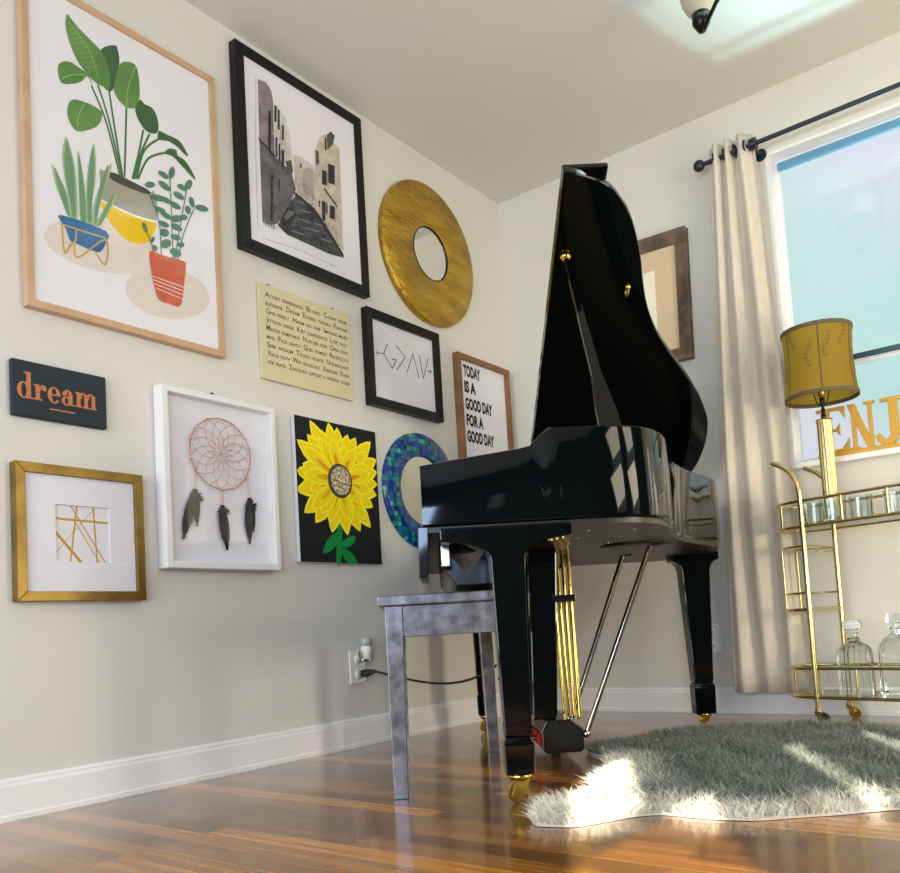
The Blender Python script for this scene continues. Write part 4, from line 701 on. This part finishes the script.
MB().lathe([(0, .036), (.0185, .036), (.020, .062), (.016, .066), (0, .066)], seg=20).build('cap', 'frost', o, loc=(0, 0, .03)).rotation_euler = (-PI/2, 0, 0)
ca = Vector((.052, -1.106, .262)); cz = pl(.60, .45, .62)
pts = []
for k in range(25):
    t_ = k/24; p = ca.lerp(cz, t_); p.z -= 4*t_*(1-t_)*.22*(.6+.8*t_); pts.append(p)
o = thing('power_cord', 'black power cord sagging from the wall outlet to the piano', 'cord')
MB().tube(pts, .0042, 8).build('cable', 'rubber', o)
MB().tube([(.0078, -1.118, .256), (.024, -1.118, .256), (.042, -1.110, .260), (.056, -1.104, .262)], [.013, .015, .010, .0055], 12).build('plug', 'rubber', o)

# ------------------------------------------------------------------ curtain and rod
rod = thing('curtain_rod', 'thin dark curtain rod with ball finial above the window', 'curtain rod')
MB().tube([(1.035, -.09, 2.19), (2.3, -.09, 2.205)], .009, 12).build('rod', 'rod', rod)
MB().ball((1.02, -.09, 2.19), .023).build('finial', 'rod', rod)
for x in (1.235, 2.2): MB().tube([(x, 0, 2.185), (x, -.006, 2.185)], .024, 16).tube([(x, -.004, 2.185), (x, -.085, 2.18), (x, -.09, 2.192)], .006, 8).tube([(x-.012, -.09, 2.193), (x+.012, -.09, 2.193)], .0225, 16).build('bracket', 'rod', rod)
mb = MB(); nu, nv = 120, 30; vs = []
for j in range(nv+1):
    v = j/nv; z = 2.245*(1-v)+.088*v; xa = 1.058*(1-v)+.990*v-.012*math.sin(PI*v); xb = 1.230*(1-v)+1.278*v+.014*math.sin(PI*v)
    for i in range(nu+1):
        u = i/nu; am = .021*(1-.1*v)
        vs.append((xa+(xb-xa)*u+.006*math.sin(7*u+4*v), -.092+am*math.sin(2*PI*3.35*u+.8+.5*math.sin(3*v)+.4*math.sin(5*u))+.004*math.sin(9*v+11*u)*v, z+.002*math.sin(17*u)))
fs = [(j*(nu+1)+i, j*(nu+1)+i+1, (j+1)*(nu+1)+i+1, (j+1)*(nu+1)+i) for j in range(nv) for i in range(nu)]
cu = tag(bpy.data.objects.new('x', None), None); bpy.data.objects.remove(cu)
ct = thing('curtain', 'oatmeal linen curtain panel hanging beside the window', 'curtain')
c_ = mb.add(vs, fs, 0, True).build('cloth', 'linen', ct, fix=False); sm_ = c_.modifiers.new('solid', 'SOLIDIFY'); sm_.thickness = .002
for x in (1.085, 1.125, 1.165, 1.205):
    wb = MB().lathe([(.018, -.003), (.026, -.003), (.026, .003), (.018, .003), (.018, -.003)], seg=20); mb = MB()
    mb.add([(x+v[2], -.092+v[0], 2.193+v[1]) for v in wb.v], wb.f, 0, True).build('grommet', 'rod', ct)

# ------------------------------------------------------------------ wooden word on the sill
sg = thing('word_ornament', 'gold wooden letters spelling ENJOY standing on the window sill', 'ornament', (1.352, -.016, WZ0))
MB().box((0, -.012, 0), (.585, .016, .018)).build('base', 'goldwood', sg, bevel=.002)
B_, H_ = .016, .186
def letter(shapes):
    mb = MB()
    for k_, s_ in enumerate(shapes): mb.prism(s_, -.006+.0004*k_, .010-.0004*k_, axis='y')
    mb.build('letter', 'goldwood', sg, bevel=.0012)
rc = lambda x0, z0, x1, z1: [(x0, z0), (x1, z0), (x1, z1), (x0, z1)]
x = .004; letter([rc(x+.016, B_, x+.046, H_), rc(x, H_-.012, x+.098, H_), rc(x, B_, x+.104, B_+.013), [(x+.098, H_), (x+.098, H_-.048), (x+.078, H_-.012)], [(x+.104, B_), (x+.108, B_+.05), (x+.08, B_+.013)], rc(x+.046, .096, x+.07, .106), [(x+.062, .10), (x+.078, .125), (x+.078, .076)]])
x = .112; letter([rc(x+.010, B_, x+.024, H_), rc(x+.066, B_, x+.080, H_), [(x-.002, H_), (x+.026, H_), (x+.080, B_), (x+.058, B_)], rc(x-.002, B_, x+.034, B_+.01), rc(x+.054, H_-.010, x+.092, H_)])
hook = [(.046, .05), (.04, .028), (.024, B_), (.006, .024), (-.006, .044), (.004, .056), (.014, .046), (.024, .038), (.028, .056)]
x = .200; letter([rc(x+.046, .05, x+.076, H_), rc(x+.02, H_-.013, x+.104, H_), [(x+.076, .06), (x+.07, .032), (x+.05, B_), (x+.022, B_), (x+.002, .034), (x-.002, .052), (x+.012, .064), (x+.022, .048), (x+.032, .036), (x+.046, .05)]])
x = .318; ang = [2*PI*k/28 for k in range(28)]
ob = MB()
for k in range(28):
    a_, b_ = ang[k], ang[(k+1) % 28]
    ob.prism([(x+.06+.06*math.cos(a_), .101+.086*math.sin(a_)), (x+.06+.06*math.cos(b_), .101+.086*math.sin(b_)), (x+.06+.032*math.cos(b_), .101+.072*math.sin(b_)), (x+.06+.032*math.cos(a_), .101+.072*math.sin(a_))], -.006, .010, axis='y')
ob.build('letter', 'goldwood', sg, merge=True)
x = .446; letter([[(x+.0, H_), (x+.036, H_), (x+.075, .10), (x+.046, .10)], [(x+.105, H_), (x+.12, H_), (x+.075, .10), (x+.06, .10)], rc(x+.046, B_, x+.076, .10), rc(x-.008, H_-.010, x+.046, H_), rc(x+.09, H_-.010, x+.13, H_), rc(x+.028, B_, x+.094, B_+.01)])

# ------------------------------------------------------------------ bar cart
CR = math.atan2(-.253, .967)
cart = thing('bar_cart', 'gold oval bar cart with two railed trays on casters', 'cart', (1.345, -.300, 0), CR)
CX, CY = .64, .215
def stad(x0, x1, y0, y1, bul, n_=14):
    """oval outline: straight front and back, rounded ends that bulge past the posts"""
    ym = (y0+y1)/2; hy = (y1-y0)/2
    p = [(x0+(x1-x0)*k/8, y0) for k in range(9)]
    p += [(x1+bul*math.cos(t_), ym+hy*math.sin(t_)) for t_ in [-PI/2+PI*k/n_ for k in range(1, n_)]]
    p += [(x1-(x1-x0)*k/8, y1) for k in range(9)]
    p += [(x0-bul*math.cos(t_), ym+hy*math.sin(t_)) for t_ in [PI/2-PI*k/n_ for k in range(1, n_)]]
    return p
ST = stad(0, CX, 0, CY, .138)
def rail(z, r): return MB().tube([(x, y, z) for x, y in ST], r, 8, closed=True)
trays = {}
M['trayglass'] = thin_glass('tray_glass', (.86, .93, .91, 1)); M['traymirror'] = mat('tray_mirror', (200, 205, 205), .05, 1)
for nm, zl, zu, gm in (('upper_tray', .679, .768, 'trayglass'), ('lower_tray', .092, .190, 'trayglass')):
    t_ = rail(zl, .0062).build(nm, 'gold', cart)
    rail(zu, .0055).build('hand_rail', 'gold', t_)
    MB().prism(ST, zl-.002, zl+.004).build('glass_shelf', gm, t_)
    for x in (.142, .292, .445, .58):
        for y in (0, CY): MB().tube([(x, y, zl), (x, y, zu)], .0048, 8).build('baluster', 'gold', t_)
    for sg_, x in ((-1, 0), (1, CX)):
        for t2 in (-.9, 0, .9): MB().tube([(x+sg_*.138*math.cos(t2), CY/2+CY/2*math.sin(t2), zl), (x+sg_*.138*math.cos(t2), CY/2+CY/2*math.sin(t2), zu)], .004, 8).build('baluster', 'gold', t_)
for x, sg_ in ((0, 1), (CX, -1)):
    for y in (0, CY):
        pth = [(x, y, .045), (x, y, .4), (x, y, .765), (x-sg_*.004, y, .815), (x-sg_*.02, y, .862), (x-sg_*.052, y, .895), (x-sg_*.088, y, .915)]
        MB().tube(smooth_path(pth, 4), .0095, 12).ball(pth[-1], .0095).build('post', 'gold', cart)
        mb = MB().tube([(x, y, .030), (x, y, .055)], .012, 12).build('caster', 'gold', cart)
        wb = MB().lathe([(0, -.008), (.019, -.008), (.0205, -.005), (.0205, .005), (.019, .008), (0, .008)], seg=24, smooth=False)
        MB().add([(x+.016+v[0], y+v[2], .0207+v[1]) for v in wb.v], wb.f).build('wheel', 'rubber' if y == 0 else 'brass', mb)
        fk = MB()
        for s_ in (-1, 1): fk.prism([(x-.010, .044), (x+.012, .044), (x+.024, .022), (x+.016, .012), (x+.006, .02)], y+s_*.0105-.0015, y+s_*.0105+.0015, axis='y')
        fk.box((x-.010, y-.012, .040), (x+.012, y+.012, .046)).build('fork', 'gold', mb)
for z, r in ((.612, .0035), (.600, .003), (.450, .0035), (.392, .006)):
    b_ = .132 if z != .600 else .07
    MB().tube([(-b_*math.sin(PI*k/16), CY/2-CY/2*math.cos(PI*k/16), z) for k in range(17)], r, 8).build('end_bar', 'gold', cart)
for b_, z0, z1 in ((.110, .392, .612), (.095, .392, .60)):
    for t_ in (.35, .65): MB().tube([(-.132*math.sin(PI*t_), CY/2-CY/2*math.cos(PI*t_), z0), (-.132*math.sin(PI*t_), CY/2-CY/2*math.cos(PI*t_), z1)], .003, 8).build('end_upright', 'gold', cart); 
    break
MB().tube([(0, 0, .612), (0, CY, .612)], .003, 8).build('cross_bar', 'gold', cart)
MB().tube([(0, 0, .392), (0, CY, .392)], .005, 8).build('cross_bar', 'gold', cart)
def on_cart(x, y, z): c_, s_ = math.cos(CR), math.sin(CR); return (1.345+x*c_-y*s_, -.30+x*s_+y*c_, z)
TZ, BZ = .6832, .0962
# table lamp
lamp = thing('table_lamp', 'table lamp with gold fluted column and golden drum shade', 'lamp', on_cart(.036, .143, TZ), CR)
MB().lathe([(0, 0), (.050, 0), (.052, .006), (.048, .014), (.030, .020), (.024, .03), (0, .03)], seg=32).build('base', 'gold', lamp)
MB().lathe([(.0245, .028), (.0245, .366), (.0265, .370), (.0265, .378), (0, .379)], seg=96, flutes=16, fd=.05).build('column', 'gold', lamp)
MB().lathe([(.006, .378), (.010, .392), (.005, .40), (.008, .412), (.004, .425), (.009, .445), (.009, .455), (0, .457)], seg=16).build('stem', 'bronze', lamp)
mb = MB()
for s_ in (-1, 1): mb.tube(smooth_path([(s_*.008, 0, .43), (s_*.022, 0, .45), (s_*.032, 0, .52), (s_*.030, 0, .62), (s_*.012, 0, .685), (0, 0, .695)], 4), .002, 6)
mb.build('harp', 'bronze', lamp)
MB().lathe([(0, .455), (.013, .457), (.014, .495), (.011, .5), (0, .5)], seg=16).build('bulb_socket', 'brass_dull', lamp)
MB().ball((0, 0, .545), .028, sc=(1, 1, 1.3)).build('bulb', 'shadeglass', lamp)
sm_ = bpy.data.materials.new('gold_silk'); sm_.use_nodes = True; n = sm_.node_tree.nodes; l = sm_.node_tree.links; n.clear()
ou = n.new('ShaderNodeOutputMaterial'); ad = n.new('ShaderNodeMixShader'); ad.inputs[0].default_value = .55; df = n.new('ShaderNodeBsdfDiffuse'); tl = n.new('ShaderNodeBsdfTranslucent')
df.inputs[0].default_value = lin((170, 144, 66)); tl.inputs[0].default_value = lin((190, 158, 50)); l.new(df.outputs[0], ad.inputs[1]); l.new(tl.outputs[0], ad.inputs[2]); l.new(ad.outputs[0], ou.inputs[0]); M['silk'] = sm_
M['shadetrim'] = mat('shade_trim', (92, 84, 62), .7); M['vine'] = mat('vine_print', (120, 98, 40), .7)
SZ0, SZ1 = .452, .702
def sr(z): t_ = (z-SZ0)/(SZ1-SZ0); return .122-.004*t_-.008*math.sin(PI*t_)
sh = MB().lathe([(sr(SZ0+(SZ1-SZ0)*k/10), SZ0+(SZ1-SZ0)*k/10) for k in range(11)], seg=64).build('shade', 'silk', lamp, fix=False)
for z in (SZ0+.006, SZ1-.006): MB().lathe([(sr(z)-.0018, z-.007), (sr(z)+.002, z-.007), (sr(z)+.002, z+.007), (sr(z)-.0018, z+.007), (sr(z)-.0018, z-.007)], seg=64).build('shade_trim', 'shadetrim', sh)
mb = MB()
for a_ in [-PI/2+.52+2*PI*k/6 for k in range(6)]:
    mb.tube([((sr(SZ0+.25*k/8)+.001)*math.cos(a_), (sr(SZ0+.25*k/8)+.001)*math.sin(a_), SZ0+.25*k/8) for k in range(9)], .0022, 6)
mb.build('shade_rib', 'shadetrim', sh)
for k in range(12):
    mb = MB(); a_ = 2*PI*k/12+.2; z = SZ0+.05+.13*rr.random(); p = []
    for j in range(7):
        zz = min(SZ1-.02, z+.014*j); aa = a_+.09*math.sin(j*.8+k); R0 = sr(zz)+.0012; p.append((R0*math.cos(aa), R0*math.sin(aa), zz))
        for s_ in (-1, 1):
            a2 = aa+s_*.085; z2 = zz+.011; q1 = (R0*math.cos(aa), R0*math.sin(aa), zz); q2 = (R0*math.cos(a2), R0*math.sin(a2), min(SZ1-.014, z2)); q3 = (R0*math.cos(aa+s_*.05), R0*math.sin(aa+s_*.05), zz-.001)
            mb.add([q1, q3, q2], [(0, 1, 2)])
    mb.tube(p, .0010, 4); mb.build('vine', 'vine', sh, fix=False)
# glasses and decanters
def tumbler():
    o = MB(); seg = 24
    o.lathe([(0, 0), (.030, 0), (.034, .006), (.037, .085), (.0345, .085), (.031, .012), (0, .010)], seg=seg, smooth=False, flutes=12, fd=.035)
    return o
tl_ = [((.0, .075), 'cut crystal tumbler nearest the rounded end of the cart upper tray'), ((.092, .050), 'cut crystal tumbler just in front of the lamp column on the cart'), ((.150, .120), 'cut crystal tumbler beside the lamp column, away from the cart handles'), ((.27, .11), 'cut crystal tumbler standing alone near the right edge of the photo')]
t0 = tumbler().build('crystal_tumbler', 'crystal')
for i, (p, lb_) in enumerate(tl_):
    o = t0 if i == 0 else t0.copy()
    if i: COL.objects.link(o)
    o.location = on_cart(p[0], p[1], TZ); o.rotation_euler.z = .4*i; tag(o, lb_, 'glass', 'tumblers on the cart upper tray')
def rsq(h_, r_, n_=5):
    p = []
    for cx_, cy_, a0 in ((h_-r_, h_-r_, 0), (-h_+r_, h_-r_, PI/2), (-h_+r_, -h_+r_, PI), (h_-r_, -h_+r_, 1.5*PI)):
        p += [(cx_+r_*math.cos(a0+PI/2*k/n_), cy_+r_*math.sin(a0+PI/2*k/n_)) for k in range(n_+1)]
    return p
def loft(mb, rings):
    n_ = len(rings[0][0]); vs = [(x, y, z) for p, z in rings for x, y in p]
    fs = [(i*n_+k, i*n_+(k+1) % n_, (i+1)*n_+(k+1) % n_, (i+1)*n_+k) for i in range(len(rings)-1) for k in range(n_)] + [tuple(range(n_))[::-1], tuple(range((len(rings)-1)*n_, len(rings)*n_))]
    mb.add(vs, fs, 0, False)
def decanter(label, at, rz, h_, body, stopper_r):
    o = thing('decanter', label, 'decanter', on_cart(*at, BZ), rz, 'decanters on the cart lower tray')
    mb = MB(); rib = .0016 if 'square' in label else 0
    def ribbed(s_, c_):
        p = rsq(s_*h_, min(c_, s_*h_*.95)); q = []
        for i_ in range(len(p)):
            a_, b_ = Vector(p[i_]), Vector(p[(i_+1) % len(p)]); k_ = 10 if (b_-a_).length > .03 else 1
            q += [a_.lerp(b_, t_/k_) for t_ in range(k_)] if s_ > .8 else [a_.lerp(b_, t_/10) for t_ in range(10)] if i_ % 6 == 5 else [a_]
        return [tuple(v*(1-rib/h_*(i_ % 2) if s_ > .8 else 1)) for i_, v in enumerate(q)]
    loft(mb, [(ribbed(s_, c_), z) for s_, c_, z in body]); mb.build('bottle', 'crystal', o)
    zt = body[-1][2]; mb = MB()
    loft(mb, [(rsq(.011, .0105), zt-.004), (rsq(.011, .0105), zt+.008), (rsq(stopper_r, .006), zt+.014), (rsq(stopper_r*1.05, .006), zt+.036), (rsq(stopper_r*.95, .006), zt+.042)]); mb.build('stopper', 'crystal', o)
decanter('square cut crystal decanter with flat wide stopper on the lower tray', (.078, .125), CR+.35, .052, [(.96, .006, 0), (1, .008, .006), (1, .008, .140), (.88, .01, .158), (.5, .02, .174), (.34, .02, .180), (.42, .02, .188), (.32, .02, .194), (.32, .02, .204), (.38, .02, .208)], .027)
decanter('smooth shouldered crystal decanter with tall tapered stopper on the lower tray', (.212, .150), CR+.1, .057, [(.9, .02, 0), (1, .026, .008), (.98, .03, .13), (.9, .036, .168), (.62, .03, .188), (.34, .018, .198), (.32, .018, .214), (.5, .024, .220), (.5, .024, .224)], .024)

# ------------------------------------------------------------------ fur rug
back = [(1.199,-1.895),(1.151,-1.817),(1.133,-1.72),(1.171,-1.677),(1.171,-1.58),(1.109,-1.484),(1.082,-1.344),(1.104,-1.305),(1.022,-1.251),(.988,-1.146),(.90,-1.093),(.856,-1.022),(.876,-.912),(.93,-.82),(.93,-.69),(1.0,-.57),(1.06,-.55),(1.12,-.47),(1.22,-.49),(1.268,-.42),(1.354,-.36),(1.427,-.40),(1.49,-.39),(1.622,-.46),(1.75,-.47),(1.9,-.44),(2.05,-.52),(2.2,-.66),(2.32,-.85),(2.36,-1.05),(2.30,-1.22),(2.18,-1.33),(2.05,-1.39),(1.92,-1.45)]
front = [(1.24,-1.895),(1.284,-1.875),(1.317,-1.82),(1.353,-1.755),(1.401,-1.72),(1.478,-1.72),(1.567,-1.70),(1.628,-1.65),(1.701,-1.59),(1.786,-1.51)]
RP = [(p.x, p.y) for p in smooth_path([(a_, b_, 0) for a_, b_ in back + front[::-1]], 4, True)]
rug = thing('fur_rug', 'shaggy grey-green and white fur rug on the wood floor', 'rug')
MB().prism(RP, .001, .005).build('hide', 'rugbase' if 'rugbase' in M else 'linen', rug)
Pn = np.array(RP)
def inside(q):
    x, y = q[:, 0], q[:, 1]; c_ = np.zeros(len(q), bool); j = len(Pn)-1
    for i in range(len(Pn)):
        xi, yi = Pn[i]; xj, yj = Pn[j]
        k_ = ((yi > y) != (yj > y)) & (x < (xj-xi)*(y-yi)/(yj-yi+1e-12)+xi); c_ ^= k_; j = i
    return c_
NB = 70000
q = rng.uniform((.8, -1.95), (2.4, -.3), (int(NB*2.6), 2)); q = q[inside(q)][:NB]; NB = len(q)
dist = np.full(NB, 9.); nrm = np.zeros((NB, 2))
for i in range(len(Pn)):
    d_ = q-Pn[i]; dd = np.hypot(d_[:, 0], d_[:, 1]); k_ = dd < dist; dist[k_] = dd[k_]; nrm[k_] = -(d_[k_])/np.maximum(dd[k_, None], 1e-4)
cl = np.stack([np.sin(q[:, 0]*23+3*np.sin(q[:, 1]*17)), np.cos(q[:, 1]*21+2*np.sin(q[:, 0]*19))], 1)
edge_ = np.clip(1-dist/.07, 0, 1)[:, None]
lean = .45*cl + rng.normal(0, .55, (NB, 2)) + nrm*edge_*1.1
ln = rng.uniform(.026, .044, NB)*(1-.25*edge_[:, 0]); hgt = ln*rng.uniform(.65, .95, NB)
base = np.column_stack([q, np.full(NB, .004)]); wv = rng.normal(0, 1, (NB, 2)); wv /= np.linalg.norm(wv, axis=1)[:, None]; wv *= rng.uniform(.0009, .0016, NB)[:, None]
w3 = np.column_stack([wv, np.zeros(NB)])
mid = base + np.column_stack([lean*ln[:, None]*.30, hgt*.6]); tip = base + np.column_stack([lean*ln[:, None]*.85, hgt])
V_ = np.stack([base-w3, base+w3, mid+w3*.8, mid-w3*.8, tip], 1).reshape(-1, 3)
V_[:, 2] = np.maximum(V_[:, 2], .004)
me = bpy.data.meshes.new('fur'); me.vertices.add(NB*5); me.vertices.foreach_set('co', V_.ravel().astype(np.float32))
ii = np.arange(NB)*5; lp_ = np.stack([ii, ii+1, ii+2, ii+3, ii+3, ii+2, ii+4], 1).ravel()
me.loops.add(NB*7); me.loops.foreach_set('vertex_index', lp_.astype(np.int32)); me.polygons.add(NB*2)
ls = np.stack([np.arange(NB)*7, np.arange(NB)*7+4], 1).ravel(); me.polygons.foreach_set('loop_start', ls.astype(np.int32))
# pile colour: off-white along the front hem and the left lobe, grey-green elsewhere
fr_ = np.array(front + [(1.92, -1.45), (2.05, -1.39)]); fd_ = np.min(np.hypot(q[:, None, 0]-fr_[None, :, 0], q[:, None, 1]-fr_[None, :, 1]), axis=1)
lf_ = np.array([(1.199,-1.895),(1.15,-1.8),(1.15,-1.65),(1.16,-1.55),(1.11,-1.45),(1.08,-1.34),(1.02,-1.25)]); ld_ = np.min(np.hypot(q[:, None, 0]-lf_[None, :, 0], q[:, None, 1]-lf_[None, :, 1]), axis=1)
wgt = np.clip(1.25-np.minimum(fd_/.105, ld_/.13)+rng.normal(0, .22, NB), 0, 1)[:, None]
ga = np.array(lin((84, 94, 88)))[:3]; gb = np.array(lin((142, 148, 136)))[:3]; wh = np.array(lin((246, 243, 230)))[:3]
r1 = rng.uniform(0, 1, NB)[:, None]; colr = (ga*(1-r1)+gb*r1)*(1-wgt)+wh*wgt
C4 = np.concatenate([np.repeat(colr, 5, 0), np.ones((NB*5, 1))], 1)
me.update(calc_edges=True); me.validate()
at = me.color_attributes.new('pile', 'FLOAT_COLOR', 'POINT'); at.data.foreach_set('color', C4.ravel().astype(np.float32))
fu = bpy.data.materials.new('fur_pile'); fu.use_nodes = True; n = fu.node_tree.nodes; l = fu.node_tree.links; b = n['Principled BSDF']; a_ = n.new('ShaderNodeAttribute'); a_.attribute_name = 'pile'
l.new(a_.outputs['Color'], b.inputs['Base Color']); b.inputs['Roughness'].default_value = .7; b.inputs['Specular IOR Level'].default_value = .2
me.materials.append(fu); fo = bpy.data.objects.new('fur', me); COL.objects.link(fo); fo.parent = rug; fo['kind'] = 'stuff'

# ------------------------------------------------------------------ ceiling light
cl_ = thing('ceiling_light', 'dark bronze ceiling light with glass shades at the top of the photo', 'ceiling light', (1.47, -.98, .03))
MB().lathe([(0, H-.03), (.065, H-.03), (.065, H-.042), (.03, H-.06), (.012, H-.065), (.012, 2.2), (.03, 2.19), (.03, 2.165), (.012, 2.15), (0, 2.145)], seg=28).build('canopy_stem', 'bronze', cl_)
for k in range(4):
    a_ = math.radians(136-88*k); dx, dy = math.cos(a_), math.sin(a_); R0 = .215
    ar = MB().tube(smooth_path([(dx*.02, dy*.02, 2.175), (dx*.10, dy*.10, 2.185), (dx*.19, dy*.19, 2.165), (dx*R0, dy*R0, 2.175)], 5), .007, 10).build('arm', 'bronze', cl_)
    MB().lathe([(0, 2.16), (.012, 2.165), (.02, 2.18), (.027, 2.19), (.028, 2.225), (.022, 2.23), (0, 2.23)], (dx*R0, dy*R0, 0), 24).build('socket_cup', 'bronze', ar)
    MB().lathe([(.026, 2.218), (.042, 2.235), (.055, 2.265), (.062, 2.31), (.070, 2.345), (.068, 2.345), (.060, 2.31), (.053, 2.266), (.040, 2.238), (.026, 2.221)], (dx*R0, dy*R0, 0), 32).build('glass_shade', 'shadeglass', ar)
    ld = bpy.data.lights.new('bulb_light', 'POINT'); ld.energy = 8; ld.color = (.60, .92, 1); ld.shadow_soft_size = .02
    lo2 = bpy.data.objects.new('bulb_light', ld); COL.objects.link(lo2); lo2.parent = cl_; lo2.location = (dx*R0, dy*R0, 2.29)
